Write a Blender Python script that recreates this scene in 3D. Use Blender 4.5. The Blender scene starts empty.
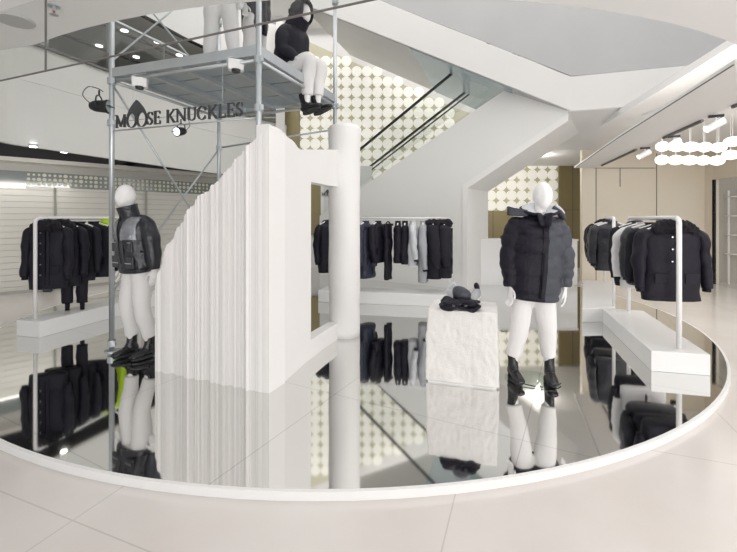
import bpy, bmesh, math, random
from mathutils import Vector, Matrix, noise
S = bpy.context.scene
C = S.collection
PI = math.pi
rnd = random.Random(7)

# ------------------------------------------------------------------ camera
cam_d = bpy.data.cameras.new('camera'); cam = bpy.data.objects.new('camera', cam_d); C.objects.link(cam)
cam.location = (0, 0, 1.55); cam.rotation_euler = (PI/2, 0, 0)
cam_d.sensor_width = 36; cam_d.lens = 36*400/737.0; cam_d.shift_y = -58/737.0
cam_d.clip_start = 0.05; cam_d.clip_end = 100
S.camera = cam
# ------------------------------------------------------------------ world, exposure
w = bpy.data.worlds.new('world'); S.world = w; w.use_nodes = True
bg = w.node_tree.nodes['Background']; bg.inputs[0].default_value = (.985, 1.0, .99, 1); bg.inputs[1].default_value = 0.72
S.view_settings.view_transform = 'Standard'; S.view_settings.look = 'None'
S.view_settings.gamma = 1; S.view_settings.exposure = 0.0; S.view_settings.use_curve_mapping = False
# ------------------------------------------------------------------ large area lights (ceiling daylight and lamp fields, added fills)
def area(name, loc, target, sx, sy, power, col=(1, .98, .96)):
    l = bpy.data.lights.new(name, 'AREA'); l.shape = 'RECTANGLE'; l.size = sx; l.size_y = sy; l.energy = power; l.color = col
    o = bpy.data.objects.new(name, l); C.objects.link(o); o.location = loc
    d = Vector(target)-Vector(loc); o.rotation_euler = d.to_track_quat('-Z', 'Y').to_euler(); return o
area('atrium_light', (1, 7.5, 7.35), (1, 7.5, 0), 10, 10, 400)
area('front_ceiling_light', (4.4, .4, 2.7), (4.4, .4, 0), 4.0, 2.6, 26)
area('arch_fill', (5.0, .9, 2.6), (-.2, 4.4, 1.2), 2.4, 1.0, 46)  # added fill that brightens the arch and mannequins from the right
area('rear_fill', (2.6, -5.0, .9), (1.2, 4, 4.4), 10, 1.6, 350)  # unseen lamp added behind the camera to lift the ceiling
area('right_ceiling_light', (6.4, 4.6, 3.2), (6.2, 4.6, 0), 2.0, 6, 125, (1, .96, .90))
for i_, (x_, y_) in enumerate(((2.6, 10.6), (4.4, 10.4))):
    l_ = bpy.data.lights.new('back_hall_light', 'POINT'); l_.energy = 20; l_.shadow_soft_size = .03; l_.color = (1, .96, .9)
    o_ = bpy.data.objects.new('back_hall_light', l_); C.objects.link(o_); o_.location = (x_, y_, 3.0)
area('shutter_fill', (-6.1, 7.0, 2.35), (-7.9, 8.6, .3), 2.2, .10, 16, (1, .97, .92))  # added lamp aimed at the shutters to lighten them

# ------------------------------------------------------------------ materials
MATS = {}
def mat(name, col, rough=.6, metal=0, bump=None, var=None, emit=None, spec=.5, coat=0, coords='Object', sheen=0):
    if name in MATS: return MATS[name]
    m = bpy.data.materials.new(name); m.use_nodes = True; nt = m.node_tree; b = nt.nodes['Principled BSDF']
    b.inputs['Base Color'].default_value = (*col, 1); b.inputs['Roughness'].default_value = rough; b.inputs['Metallic'].default_value = metal
    b.inputs['Specular IOR Level'].default_value = spec
    if coat: b.inputs['Coat Weight'].default_value = coat; b.inputs['Coat Roughness'].default_value = .1
    if sheen: b.inputs['Sheen Weight'].default_value = sheen
    if emit: b.inputs['Emission Color'].default_value = (*emit[0], 1); b.inputs['Emission Strength'].default_value = emit[1]
    tc = nt.nodes.new('ShaderNodeTexCoord')
    def nz(scale, detail=4):
        n = nt.nodes.new('ShaderNodeTexNoise'); n.inputs['Scale'].default_value = scale; n.inputs['Detail'].default_value = detail
        nt.links.new(tc.outputs[coords], n.inputs['Vector']); return n
    if var:
        n = nz(var[0]); mx = nt.nodes.new('ShaderNodeMix'); mx.data_type = 'RGBA'
        mx.inputs[6].default_value = (*col, 1); mx.inputs[7].default_value = (*var[1], 1)
        nt.links.new(n.outputs['Fac'], mx.inputs[0]); nt.links.new(mx.outputs[2], b.inputs['Base Color'])
    if bump:
        n = nz(bump[0], 6); bp = nt.nodes.new('ShaderNodeBump'); bp.inputs['Strength'].default_value = bump[1]; bp.inputs['Distance'].default_value = .02
        nt.links.new(n.outputs['Fac'], bp.inputs['Height']); nt.links.new(bp.outputs[0], b.inputs['Normal'])
    MATS[name] = m; return m

def tiled(name, c1, c2, grout, tile, rot, rough, metal, spec=.5, var=None, gw=.004):
    m = bpy.data.materials.new(name); m.use_nodes = True; nt = m.node_tree; b = nt.nodes['Principled BSDF']
    tc = nt.nodes.new('ShaderNodeTexCoord'); mp = nt.nodes.new('ShaderNodeMapping'); mp.inputs['Rotation'].default_value = (0, 0, rot); mp.inputs['Location'].default_value = (.35, -1.37, 0)
    nt.links.new(tc.outputs['Object'], mp.inputs['Vector'])
    br = nt.nodes.new('ShaderNodeTexBrick'); br.offset = 0.0; br.inputs['Scale'].default_value = 1
    br.inputs['Brick Width'].default_value = tile; br.inputs['Row Height'].default_value = tile; br.inputs['Mortar Size'].default_value = gw
    br.inputs['Color1'].default_value = (*c1, 1); br.inputs['Color2'].default_value = (*c2, 1); br.inputs['Mortar'].default_value = (*grout, 1)
    nt.links.new(mp.outputs[0], br.inputs['Vector'])
    out = br.outputs['Color']
    if var:
        n = nt.nodes.new('ShaderNodeTexNoise'); n.inputs['Scale'].default_value = 1.3; n.inputs['Detail'].default_value = 8
        nt.links.new(mp.outputs[0], n.inputs['Vector'])
        mx = nt.nodes.new('ShaderNodeMix'); mx.data_type = 'RGBA'; mx.blend_type = 'MULTIPLY'; mx.inputs[0].default_value = 1
        cr = nt.nodes.new('ShaderNodeValToRGB'); cr.color_ramp.elements[0].position = .3; cr.color_ramp.elements[0].color = (*var, 1); cr.color_ramp.elements[1].position = .7; cr.color_ramp.elements[1].color = (1, 1, 1, 1)
        nt.links.new(n.outputs['Fac'], cr.inputs[0]); nt.links.new(out, mx.inputs[6]); nt.links.new(cr.outputs[0], mx.inputs[7]); out = mx.outputs[2]
    nt.links.new(out, b.inputs['Base Color']); b.inputs['Roughness'].default_value = rough; b.inputs['Metallic'].default_value = metal
    b.inputs['Specular IOR Level'].default_value = spec
    return m

def glassy(name, tint=(.9, .93, .92), mix=.12):
    m = bpy.data.materials.new(name); m.use_nodes = True; nt = m.node_tree; nt.nodes.clear()
    o = nt.nodes.new('ShaderNodeOutputMaterial'); t = nt.nodes.new('ShaderNodeBsdfTransparent'); t.inputs[0].default_value = (*tint, 1)
    g = nt.nodes.new('ShaderNodeBsdfGlossy'); g.inputs['Roughness'].default_value = .03
    mx = nt.nodes.new('ShaderNodeMixShader'); mx.inputs[0].default_value = mix
    nt.links.new(t.outputs[0], mx.inputs[1]); nt.links.new(g.outputs[0], mx.inputs[2]); nt.links.new(mx.outputs[0], o.inputs[0]); return m

M_white = mat('white_paint', (.84, .83, .82), .55, var=(2, (.80, .79, .78)))
M_ceil = mat('ceiling_paint', (.88, .87, .865), .7, var=(1, (.86, .85, .845)))
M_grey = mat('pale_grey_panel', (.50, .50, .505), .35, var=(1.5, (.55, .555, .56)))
M_beige = mat('beige_panel', (.74, .67, .56), .4, var=(1.2, (.71, .64, .535)))
M_gold = mat('bronze_panel', (.36, .30, .16), .35, metal=.5, var=(3, (.32, .27, .15)))
M_dark = mat('dark_metal', (.007, .006, .012), .7, spec=.2)
M_black = mat('black_plastic', (.012, .012, .016), .35)
M_groove = mat('groove', (.18, .17, .165), .8)
M_shutter = mat('shutter_slats', (.64, .62, .57), .35, metal=.1, var=(.8, (.58, .565, .52)))
M_lintel = mat('lintel', (.42, .41, .38), .5, var=(1, (.38, .37, .35)))
M_transom = mat('transom_glass', (.22, .25, .24), .12, spec=.8, var=(1, (.18, .2, .2)))
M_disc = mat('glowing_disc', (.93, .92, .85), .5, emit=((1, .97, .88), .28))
M_lat = mat('lattice', (.60, .58, .42), .5, var=(4, (.66, .64, .5)))
M_reflect = mat('reflection_glow', (1, 1, 1), .4, emit=((1, .97, .9), 1.3))  # glow for reflections modelled as bars and globes
M_lampd = mat('downlight_glow', (1, 1, 1), .4, emit=((1, .98, .95), 6.0))
M_galv = mat('galvanised_steel', (.62, .65, .67), .38, metal=.75, var=(8, (.5, .53, .56)))
M_deck = mat('galvanised_deck', (.36, .43, .47), .3, metal=.7, var=(3, (.6, .63, .65)))
M_fin = mat('white_foam', (.88, .865, .855), .6, bump=(60, .08), var=(2, (.85, .835, .825)))
M_plinth = mat('white_lacquer', (.86, .86, .86), .35, var=(1, (.83, .83, .83)))
M_fur = mat('white_fur', (.88, .86, .84), .95, bump=(120, .5))
M_rail = mat('white_enamel', (.88, .87, .87), .3)
M_mann = mat('mannequin_white', (.88, .87, .87), .4)
M_trou = mat('white_cotton', (.84, .825, .82), .85, bump=(90, .25), var=(6, (.80, .785, .78)))
M_blk = mat('black_down_fabric', (.009, .008, .017), .6, spec=.3, bump=(50, .25), var=(6, (.010, .009, .016)))
M_gloss = mat('black_glossy_nylon', (.013, .014, .021), .28, bump=(35, .35), var=(5, (.03, .03, .04)))
M_char = mat('charcoal_nylon', (.062, .066, .088), .5, spec=.35, bump=(45, .25), var=(6, (.055, .06, .07)))
M_navy = mat('navy_nylon', (.014, .018, .04), .45, spec=.4, bump=(40, .3), var=(6, (.04, .045, .075)))
M_silver = mat('grey_sheen_nylon', (.42, .44, .47), .25, metal=.4, bump=(35, .4), var=(9, (.12, .13, .15)))
M_grycloth = mat('grey_cotton', (.45, .46, .49), .8, bump=(80, .25), var=(5, (.38, .39, .42)))
M_pale = mat('pale_grey_cotton', (.62, .63, .67), .8, bump=(80, .25))
M_whitecloth = mat('white_cloth', (.78, .78, .79), .8, bump=(60, .2))
M_neon = mat('neon_yellow_nylon', (.62, .85, .03), .5, bump=(40, .25), var=(5, (.5, .75, .02)))
M_blkfur = mat('black_fur', (.012, .010, .016), .9, bump=(160, .8))
M_leather = mat('black_leather', (.014, .013, .016), .25, bump=(120, .2))
M_sole = mat('black_rubber', (.02, .02, .022), .6)
M_zip = mat('zip_metal', (.55, .55, .56), .3, metal=.9)
M_sign = mat('sign_letters', (.085, .087, .095), .35, metal=.3, var=(5, (.06, .06, .066)))
M_lens = mat('lens', (.95, .97, 1), .2, emit=((.95, .97, 1), 2.5))
M_rubber = mat('handrail_rubber', (.02, .02, .022), .4)
M_floor = tiled('marble_floor', (.75, .72, .70), (.765, .735, .715), (.61, .58, .56), 1.8, math.radians(21), .16, 0, .5, var=(.92, .895, .88), gw=.004)
M_mirror = tiled('mirror_floor', (.80, .80, .785), (.79, .79, .78), (.55, .55, .54), 1.5, math.radians(28), .045, 1, gw=.003)
M_glass = glassy('clear_glass', (.95, .96, .955), .05)
M_balus = glassy('balustrade_glass', (.78, .80, .79), .10)
M_blue = glassy('blue_glass', (.55, .66, .72), .25)

# ------------------------------------------------------------------ helpers
def obj(name, bm, m, parent=None, smooth=False, kind=None, bevel=0):
    me = bpy.data.meshes.new(name); bmesh.ops.recalc_face_normals(bm, faces=bm.faces); bm.to_mesh(me); bm.free()
    me.materials.append(m); o = bpy.data.objects.new(name, me); C.objects.link(o)
    if smooth:
        for p in me.polygons: p.use_smooth = True
    if parent: o.parent = parent
    if kind: o['kind'] = kind
    if bevel:
        b = o.modifiers.new('bevel', 'BEVEL'); b.width = bevel; b.segments = 2; b.limit_method = 'ANGLE'
    return o
def tag(o, label, cat, group=None, kind=None):
    o['label'] = label; o['category'] = cat
    if group: o['group'] = group
    if kind: o['kind'] = kind
    return o
def thing(name, label, cat, loc=(0, 0, 0), rz=0, group=None):
    o = bpy.data.objects.new(name, None); C.objects.link(o); o.location = loc; o.rotation_euler = (0, 0, rz); o.empty_display_size = .1
    return tag(o, label, cat, group)
def struct(name, bm, m, **k): return obj(name, bm, m, kind='structure', **k)
def box(bm, c, s, rz=0):
    mt = Matrix.Translation(c) @ Matrix.Rotation(rz, 4, 'Z') @ Matrix.Diagonal((s[0], s[1], s[2], 1))
    bmesh.ops.create_cube(bm, size=1, matrix=mt); return bm
def prism(bm, poly, z0, z1):
    """poly in plan (x,y), extruded between z0 and z1 (numbers or per-vertex lists)"""
    n = len(poly); a = z0 if isinstance(z0, (list, tuple)) else [z0]*n; b = z1 if isinstance(z1, (list, tuple)) else [z1]*n
    lo = [bm.verts.new((p[0], p[1], a[i])) for i, p in enumerate(poly)]; hi = [bm.verts.new((p[0], p[1], b[i])) for i, p in enumerate(poly)]
    bm.faces.new(lo[::-1]); bm.faces.new(hi)
    for i in range(n): bm.faces.new((lo[i], lo[(i+1) % n], hi[(i+1) % n], hi[i]))
    return bm
def vprism(bm, o, u, poly, d):
    """poly in a vertical plane: (s along u, z); thickened by vector d"""
    o = Vector(o); u = Vector(u); d = Vector(d)
    f = [bm.verts.new(o+u*p[0]+Vector((0, 0, p[1]))) for p in poly]; g = [bm.verts.new(v.co+d) for v in f]
    bm.faces.new(f); bm.faces.new(g[::-1]); n = len(poly)
    for i in range(n): bm.faces.new((f[i], f[(i+1) % n], g[(i+1) % n], g[i]))
    return bm
def frame(t, side):
    t = t.normalized(); s = side-t*side.dot(t)
    if s.length < 1e-4: s = Vector((0, 1, 0))-t*t.y
    if s.length < 1e-4: s = Vector((1, 0, 0))
    s.normalize(); return s, t.cross(s).normalized()
def catmull(P, n):
    out = []; k = len(P)-1
    for i in range(n+1):
        x = i/n*k; j = min(int(x), k-1); f = x-j
        p0 = P[max(j-1, 0)]; p1 = P[j]; p2 = P[j+1]; p3 = P[min(j+2, k)]
        out.append([.5*((2*p1[q])+(-p0[q]+p2[q])*f+(2*p0[q]-5*p1[q]+4*p2[q]-p3[q])*f*f+(-p0[q]+3*p1[q]-3*p2[q]+p3[q])*f**3) for q in range(len(p1))])
    return out
def tube(bm, pts, n=None, seg=14, side=(1, 0, 0), power=2.0, quilt=0, qa=.1, nz=0, nf=9, seed=0, smooth=True):
    """pts: (x,y,z,rx,ry); loft with elliptical sections; quilt = number of puffed bands"""
    side = Vector(side); L = len(pts)-1
    R = catmull([list(p) for p in pts], n or L*4) if (smooth and L > 1) else [list(p) for p in (catmull(pts, n) if n and L == 1 else pts)]
    rings = []; N = len(R)
    for i, r in enumerate(R):
        p = Vector(r[:3]); a = Vector(R[max(i-1, 0)][:3]); b = Vector(R[min(i+1, N-1)][:3]); t = b-a
        if t.length < 1e-6: t = Vector((0, 0, -1))
        s, q = frame(t, side); rx, ry = max(r[3], .002), max(r[4], .002); f = i/(N-1)
        k = 1+(qa*(abs(math.sin(PI*quilt*f))**.7-.5) if quilt else 0)
        ring = []
        for j in range(seg):
            th = 2*PI*j/seg; c, sn = math.cos(th), math.sin(th)
            e = 2/power; x = math.copysign(abs(c)**e, c)*rx; y = math.copysign(abs(sn)**e, sn)*ry
            v = p+(s*x+q*y)*k
            if nz: v += (s*c+q*sn)*(noise.noise(v*nf+Vector((seed*3.7, seed, seed*1.3)))*nz)
            ring.append(bm.verts.new(v))
        rings.append(ring)
    for i in range(N-1):
        for j in range(seg): bm.faces.new((rings[i][j], rings[i][(j+1) % seg], rings[i+1][(j+1) % seg], rings[i+1][j]))
    bm.faces.new(rings[0][::-1]); bm.faces.new(rings[-1]); return bm
def rod(bm, a, b, r, seg=10): return tube(bm, [(*a, r, r), (*b, r, r)], seg=seg, smooth=False)
def bentrod(bm, P, r, seg=8, n=None): return tube(bm, [(*p, r, r) for p in P], n=n, seg=seg)
def ball(bm, c, r, sub=3, nz=0, nf=8, seed=0):
    r = (r, r, r) if not isinstance(r, (tuple, list)) else r
    g = bmesh.ops.create_icosphere(bm, subdivisions=sub, radius=1)
    for v in g['verts']:
        d = v.co.copy(); v.co = Vector((d.x*r[0], d.y*r[1], d.z*r[2]))+Vector(c)
        if nz: v.co += d*noise.noise(v.co*nf+Vector((seed, seed*2, 0)))*nz
    return bm
def remesh(bm, voxel, smooth=2):
    me = bpy.data.meshes.new('t'); bm.to_mesh(me); bm.free(); o = bpy.data.objects.new('t', me); C.objects.link(o)
    r = o.modifiers.new('r', 'REMESH'); r.mode = 'VOXEL'; r.voxel_size = voxel
    if smooth: s = o.modifiers.new('s', 'SMOOTH'); s.iterations = smooth; s.factor = .5
    dg = bpy.context.evaluated_depsgraph_get(); m2 = bpy.data.meshes.new_from_object(o.evaluated_get(dg))
    nb = bmesh.new(); nb.from_mesh(m2); bpy.data.objects.remove(o); bpy.data.meshes.remove(me); bpy.data.meshes.remove(m2); return nb
B = bmesh.new

# ================================================================== SETTING
FL = .05                                  # mirror platform height
bm = B(); box(bm, (0, 6, -.05), (34, 24, .1)); struct('floor', bm, M_floor)
# raised round mirror floor with its white kerb
cx, cy, R = -.285, 7.30, 5.10
bm = B(); prism(bm, [(cx+(R-.012)*math.cos(2*PI*i/160), cy+(R-.012)*math.sin(2*PI*i/160)) for i in range(160)], .001, FL); struct('floor_mirror', bm, M_mirror)
bm = B(); n = 160
for i in range(n):
    a, b = 2*PI*i/n, 2*PI*(i+1)/n; P = [(cx+r*math.cos(t), cy+r*math.sin(t)) for r, t in ((R-.012, a), (R+.012, a), (R+.012, b), (R-.012, b))]
    q = [bm.verts.new((*p, z)) for z in (0, FL+.001) for p in P]
    bm.faces.new((q[4], q[5], q[6], q[7])); bm.faces.new((q[1], q[2], q[6], q[5])); bm.faces.new((q[0], q[3], q[7], q[4]))
bmesh.ops.remove_doubles(bm, verts=bm.verts, dist=1e-5); struct('trim_1', bm, M_plinth)
# rim of the opening in the lower ceiling, clockwise from the front
CZ = 2.75; ccx, ccy, CR = .12, 7.30, 5.14
rim = []
for d in range(-58, -120, -3): rim.append((ccx+CR*math.cos(math.radians(d)), ccy+CR*math.sin(math.radians(d))))
for p in catmull([rim[-1], (-3.6, 3.25), (-4.85, 4.4), (-5.6, 6.05), (-5.43, 6.86), (-5.12, 7.72), (-4.7, 8.81), (-4.35, 9.74), (-3.86, 10.6), (-3.2, 11.6), (-2.5, 12.3)], 60)[1:]: rim.append(tuple(p))
back_n = len(rim)
rim += [(1.5, 12.3), (5.6, 12.3), (4.9, 9.66), (3.7, 5.9)]
outer = []
n = len(rim)
def out_pt(p):
    d = Vector((p[0]-0, p[1]-6.5)); k = min(12/abs(d.x) if d.x else 99, (9.5 if d.y < 0 else 7)/abs(d.y) if d.y else 99); return (d.x*k, 6.5+d.y*k)
# lower ceiling, in four sectors
def ceiling_ring(idx, m, name, z0, z1, outf):
    bm = B()
    for i in idx:
        a, b = rim[i], rim[(i+1) % n]; c, d = outf(b), outf(a)
        q = [bm.verts.new((*p, z)) for z in (z0, z1) for p in (a, b, c, d)]
        bm.faces.new(q[:4]); bm.faces.new(q[4:]); bm.faces.new((q[0], q[1], q[5], q[4])); bm.faces.new((q[3], q[2], q[6], q[7]))
    bmesh.ops.remove_doubles(bm, verts=bm.verts, dist=1e-5); return struct(name, bm, m)
left_i = [i for i in range(n) if rim[i][0] < -4.9 and i < back_n] + [i for i in range(back_n) if rim[i][1] > 8.5]
left_i = sorted(set(left_i))[:-1]; front_i = [i for i in range(left_i[0])]
ceiling_ring(front_i, M_ceil, 'ceiling', CZ, CZ+.12, out_pt)
if 0: ceiling_ring([n-1], M_ceil, 'ceiling_strip', CZ, CZ+.12, lambda p: (p[0]+1.05, p[1]+1.1) if p[1] < 4 else (p[0]+1.0, p[1]+1.0))
def lout(p): d = Vector((p[0]-1.0, p[1]-4.5)).normalized(); return (p[0]+d.x*2.8, p[1]+d.y*2.8)
_r = list(rim); rim = [((p[0]+(p[0]-1)/math.hypot(p[0]-1, p[1]-4.5)*.10), (p[1]+(p[1]-4.5)/math.hypot(p[0]-1, p[1]-4.5)*.10)) for p in rim]
ceiling_ring(left_i, M_dark, 'ceiling_left_slot', CZ+.0, CZ+.1, lout); rim = _r
# right ceiling strip along the opening's straight side
def quad_slab(name, P, z0, z1, m): bm = B(); prism(bm, P, z0, z1); return struct(name, bm, m)
quad_slab('ceiling_right_strip', [(2.84, 3.1), (3.84, 4.1), (5.42, 9.58), (4.92, 9.58), (3.7, 5.9)], CZ-.004, CZ+.03, M_white)
quad_slab('ceiling_right_front', [(2.84, 3.1), (3.84, 4.1), (12, 4.1), (12, -3), (7, -3)], CZ, CZ+.03, M_ceil)
quad_slab('ceiling_right', [(3.8, 4.1), (12, 4.1), (12, 12), (5.4, 12)], 3.35, 3.45, M_ceil)
bm = B(); rod(bm, (2.85, 3.12, CZ-.004), (3.70, 5.9, CZ-.004), .006, 6); rod(bm, (3.70, 5.9, CZ-.004), (4.92, 9.55, CZ-.004), .006, 6); struct('trim_2', bm, M_groove)
# left fascia (slab edge), gallery above
arc = [p for p in rim[:back_n] if p[0] < -2.0 and p[1] > 3.0]
def band(name, curve, z0, z1, m, th=.08, off=0, kind='structure'):
    bm = B(); prev = None
    N = len(curve)
    for i, p in enumerate(curve):
        a = Vector(curve[max(i-1, 0)]); b = Vector(curve[min(i+1, N-1)]); t = (b-a).normalized(); nr = Vector((-t.y, t.x))
        if nr.dot(Vector((1, 6))-Vector(p)) > 0: nr = -nr
        p0 = Vector(p)+nr*off; p1 = p0+nr*th
        q = [bm.verts.new((v.x, v.y, z)) for v, z in ((p0, z0), (p0, z1), (p1, z1), (p1, z0))]
        if prev:
            for k in range(4): bm.faces.new((prev[k], prev[(k+1) % 4], q[(k+1) % 4], q[k]))
        else: bm.faces.new(q)
        prev = q
    bm.faces.new(prev[::-1]); o = obj(name, bm, m)
    if kind: o['kind'] = kind
    return o
M_fasc = mat('fascia_paint', (.69, .69, .665), .6, var=(1, (.67, .67, .645)))
band('wall_left_fascia', arc, CZ-.03, 3.78, M_fasc)
band('wall_left_fascia_upper', arc, 3.80, 4.42, M_fasc, off=.05)
band('wall_left_upper', arc, 5.9, 7.5, M_ceil)
band('trim_3', arc, 5.86, 5.9, M_dark)
band('trim_4', arc, 4.42, 4.46, M_groove)
# gallery balustrade: one glass run and its rail
g = thing('glass_balustrade', 'curved glass balustrade with dark top rail on the upper gallery edge at left', 'balustrade', (0, 0, 4.46))
o = band('glass_panel', arc, 0, 1.02, M_balus, th=.012, off=.06, kind=None); o.parent = g
o = band('top_rail', arc, 1.02, 1.06, M_galv, th=.05, off=.04, kind=None); o.parent = g
for i in range(6, len(arc)-4, 7):
    bm = B(); box(bm, (arc[i][0]-.1, arc[i][1]+.02, .5), (.03, .03, 1.0)); obj('post', bm, M_galv, g)
# gallery floor, ceiling and its storefront
def goff(p, k): d = Vector((p[0]-1.0, p[1]-4.5)).normalized(); return (p[0]+d.x*k, p[1]+d.y*k)
for nm, z, m, k in (('ceiling_gallery', 5.9, M_lintel, 5), ('floor_gallery', 4.3, M_ceil, 5)):
    bm = B()
    for i in range(len(arc)-1):
        a, b = goff(arc[i], .1), goff(arc[i+1], .1); c, d = goff(arc[i+1], k), goff(arc[i], k)
        prism(bm, [a, b, c, d], z, z+.08)
    struct(nm, bm, m)
garc = [goff(p, 4.2) for p in arc]
band('wall_gallery', garc, 4.38, 5.9, M_lintel)
bm = B()
for i in range(2, len(garc)-1, 3): box(bm, (garc[i][0], garc[i][1], 5.14), (.14, .14, 1.5))
struct('trim_5', bm, M_dark)
for k in (1.2, 2.6):
    bm = B(); P = [(*goff(p, k), 5.87) for p in arc]
    for i in range(len(P)-1): rod(bm, P[i], P[i+1], .035, 5)
    struct('trim_6', bm, M_dark)
for i in range(3, len(arc)-3, 4):
    for k in (.9, 2.3):
        x, y = goff(arc[i], k+.2*((i//4) % 2)); bm = B(); tube(bm, [(x, y, 5.885, .08, .08), (x, y, 5.905, .08, .08)], seg=14, smooth=False)
        tag(obj('ceiling_downlight', bm, M_lampd), 'small round lit downlight in the dark gallery ceiling above the glass balustrade', 'ceiling light', 'gallery ceiling downlights')
quad_slab('ceiling_upper', [(-12, -2), (12, -2), (12, 14), (-12, 14)], 7.5, 7.6, M_ceil)

# left shop wall: lintel, transom, shutter
sh = [tuple(p) for p in catmull([(-9.2, 5.6), (-8.2, 7.2), (-7.35, 8.1), (-6.15, 9.25), (-4.9, 10.65), (-3.6, 12.1), (-2.6, 13.2)], 36)]
band('wall_left', sh, 2.52, 2.80, M_lintel, th=.1)
band('wall_left_header', sh, 2.67, 2.76, M_shutter, th=.5, off=-.45)
band('window_1', sh, 2.2, 2.52, M_transom, th=.1, off=.03)
# slatted shutter
bm = B(); z = .0
N = len(sh)
while z < 2.19:
    z1 = min(z+.125, 2.2); prev = None
    for i in range(N):
        a = Vector(sh[max(i-1, 0)]); b = Vector(sh[min(i+1, N-1)]); t = (b-a).normalized(); nr = Vector((-t.y, t.x))
        if nr.dot(Vector((1, 6))-Vector(sh[i])) < 0: nr = -nr
        p = Vector(sh[i]); q = [bm.verts.new((p.x+nr.x*o_, p.y+nr.y*o_, zz)) for o_, zz in ((0, z), (.0, z+.008), (.012, z+.018), (.010, z1))]
        if prev:
            for k in range(3): bm.faces.new((prev[k], prev[k+1], q[k+1], q[k]))
        prev = q
    z = z1
struct('wall_left_shutter', bm, M_shutter)
bm = B()
for i in range(9, 34, 6):
    box(bm, (sh[i][0]+.04, sh[i][1]-.05, 1.1), (.03, .03, 2.2))
struct('trim_7', bm, M_lintel)
band('baseboard_left', sh, 0, .06, M_lintel, th=.05, off=-.05)
# thin glowing bars across the transom, modelling reflections in the shutter glass
def near_curve(curve, t, off):
    i = min(int(t), len(curve)-2); f = t-i; a = Vector(curve[i]); b = Vector(curve[i+1]); d = (b-a).normalized(); nr = Vector((d.y, -d.x))
    if nr.dot(Vector((1, 6))-a) < 0: nr = -nr
    p = a.lerp(b, f)+nr*off; return p
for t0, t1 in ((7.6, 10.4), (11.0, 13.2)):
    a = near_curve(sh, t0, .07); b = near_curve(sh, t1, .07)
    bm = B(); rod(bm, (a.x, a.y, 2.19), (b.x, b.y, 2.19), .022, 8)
    tag(obj('strip_reflection', bm, M_reflect), 'thin glowing strip over the shutter modelling a reflection, %s' % ('nearest the left picture edge' if t0 < 9 else 'just left of the dotted transom reflection'), 'strip reflection', 'strip reflections over the shutter')
# glowing dots that paint the dotted wall's reflection onto the transom
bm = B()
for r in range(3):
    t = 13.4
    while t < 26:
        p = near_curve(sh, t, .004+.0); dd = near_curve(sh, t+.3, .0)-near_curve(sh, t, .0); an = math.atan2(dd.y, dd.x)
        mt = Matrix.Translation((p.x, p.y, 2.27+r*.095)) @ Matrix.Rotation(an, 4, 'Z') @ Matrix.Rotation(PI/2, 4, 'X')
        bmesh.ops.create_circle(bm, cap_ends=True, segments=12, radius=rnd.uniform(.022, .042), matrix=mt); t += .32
struct('window_1_dot_reflection', bm, mat('transom_dot_reflection', (.50, .49, .40), .4, emit=((1, .93, .7), .06)))
bm = B(); box(bm, (-6.75, 8.42, .12), (.16, .14, .22), .6); tag(obj('floor_box', bm, M_black, bevel=.01), 'small black box on the floor below the grey shutter, left of the hanging trousers', 'box')
# small round spots in the dark ceiling slot
for px, y in ((33, 146), (64, 151.5)):
    zz = 400*1.19/(218-y); x = (px-368.5)/400*zz
    bm = B(); tube(bm, [(x, zz, CZ+.02, .05, .05), (x, zz, CZ-.03, .05, .05)], seg=14, smooth=False)
    t = thing('recessed_spotlight', 'small bright spotlight in the dark ceiling slot, %s' % ('the left one of the two' if px < 50 else 'the right one of the two'), 'spotlight', (0, 0, 0), 0, 'spotlights in the dark ceiling slot')
    obj('lens', bm, M_lampd, t)
    bm = B(); tube(bm, [(x, zz, CZ+.02, .07, .07), (x, zz, CZ-.015, .07, .07)], seg=16, smooth=False); obj('bezel', bm, M_galv, t)

# far walls --------------------------------------------------------
YB = 12.6
bm = B(); box(bm, (2.4, YB+.06, 3.75), (10.4, .1, 7.5)); struct('wall_back', bm, M_white)
# dotted lattice panel (backing and discs)
Kb = YB/400.0
def bx_(px): return (px-368.5)*Kb
def bz_(y): return 1.55+(218-y)*Kb
pitch = 10.3*Kb
top = lambda x: bz_(66)-(x-bx_(365))*.46*1.0
bm = B(); vprism(bm, (0, YB-.02, 0), (1, 0, 0), [(bx_(300), bz_(211)), (bx_(560), bz_(211)), (bx_(560), bz_(145)), (bx_(452), bz_(107)), (bx_(300), bz_(38))], (0, .02, 0)); struct('wall_back_lattice', bm, M_lat)
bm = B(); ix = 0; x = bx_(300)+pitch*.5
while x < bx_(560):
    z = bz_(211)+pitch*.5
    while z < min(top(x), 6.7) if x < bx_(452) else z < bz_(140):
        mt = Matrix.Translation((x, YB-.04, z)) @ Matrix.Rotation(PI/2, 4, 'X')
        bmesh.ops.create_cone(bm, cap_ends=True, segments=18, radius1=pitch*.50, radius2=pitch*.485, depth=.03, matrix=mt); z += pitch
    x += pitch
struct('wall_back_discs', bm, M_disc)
bm = B()
for a, b, z0, z1 in ((286, 299.5, bz_(235), bz_(60)), (299.5, 322, bz_(235), bz_(182)), (474, 512, bz_(241), bz_(211.5)), (558.5, 584, 0, bz_(148))):
    box(bm, ((bx_(a)+bx_(b))/2, YB-.05, (z0+z1)/2), (bx_(b)-bx_(a), .1, z1-z0))
struct('wall_back_bronze', bm, M_gold)
bm = B()
for a, z0, z1 in ((492, bz_(241), bz_(211)), (571, 0, bz_(148))): box(bm, (bx_(a), YB-.105, (z0+z1)/2), (.02, .012, z1-z0))
box(bm, (bx_(571), YB-.105, bz_(210)), (.8, .012, .02)); struct('trim_8', bm, M_groove)
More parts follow.
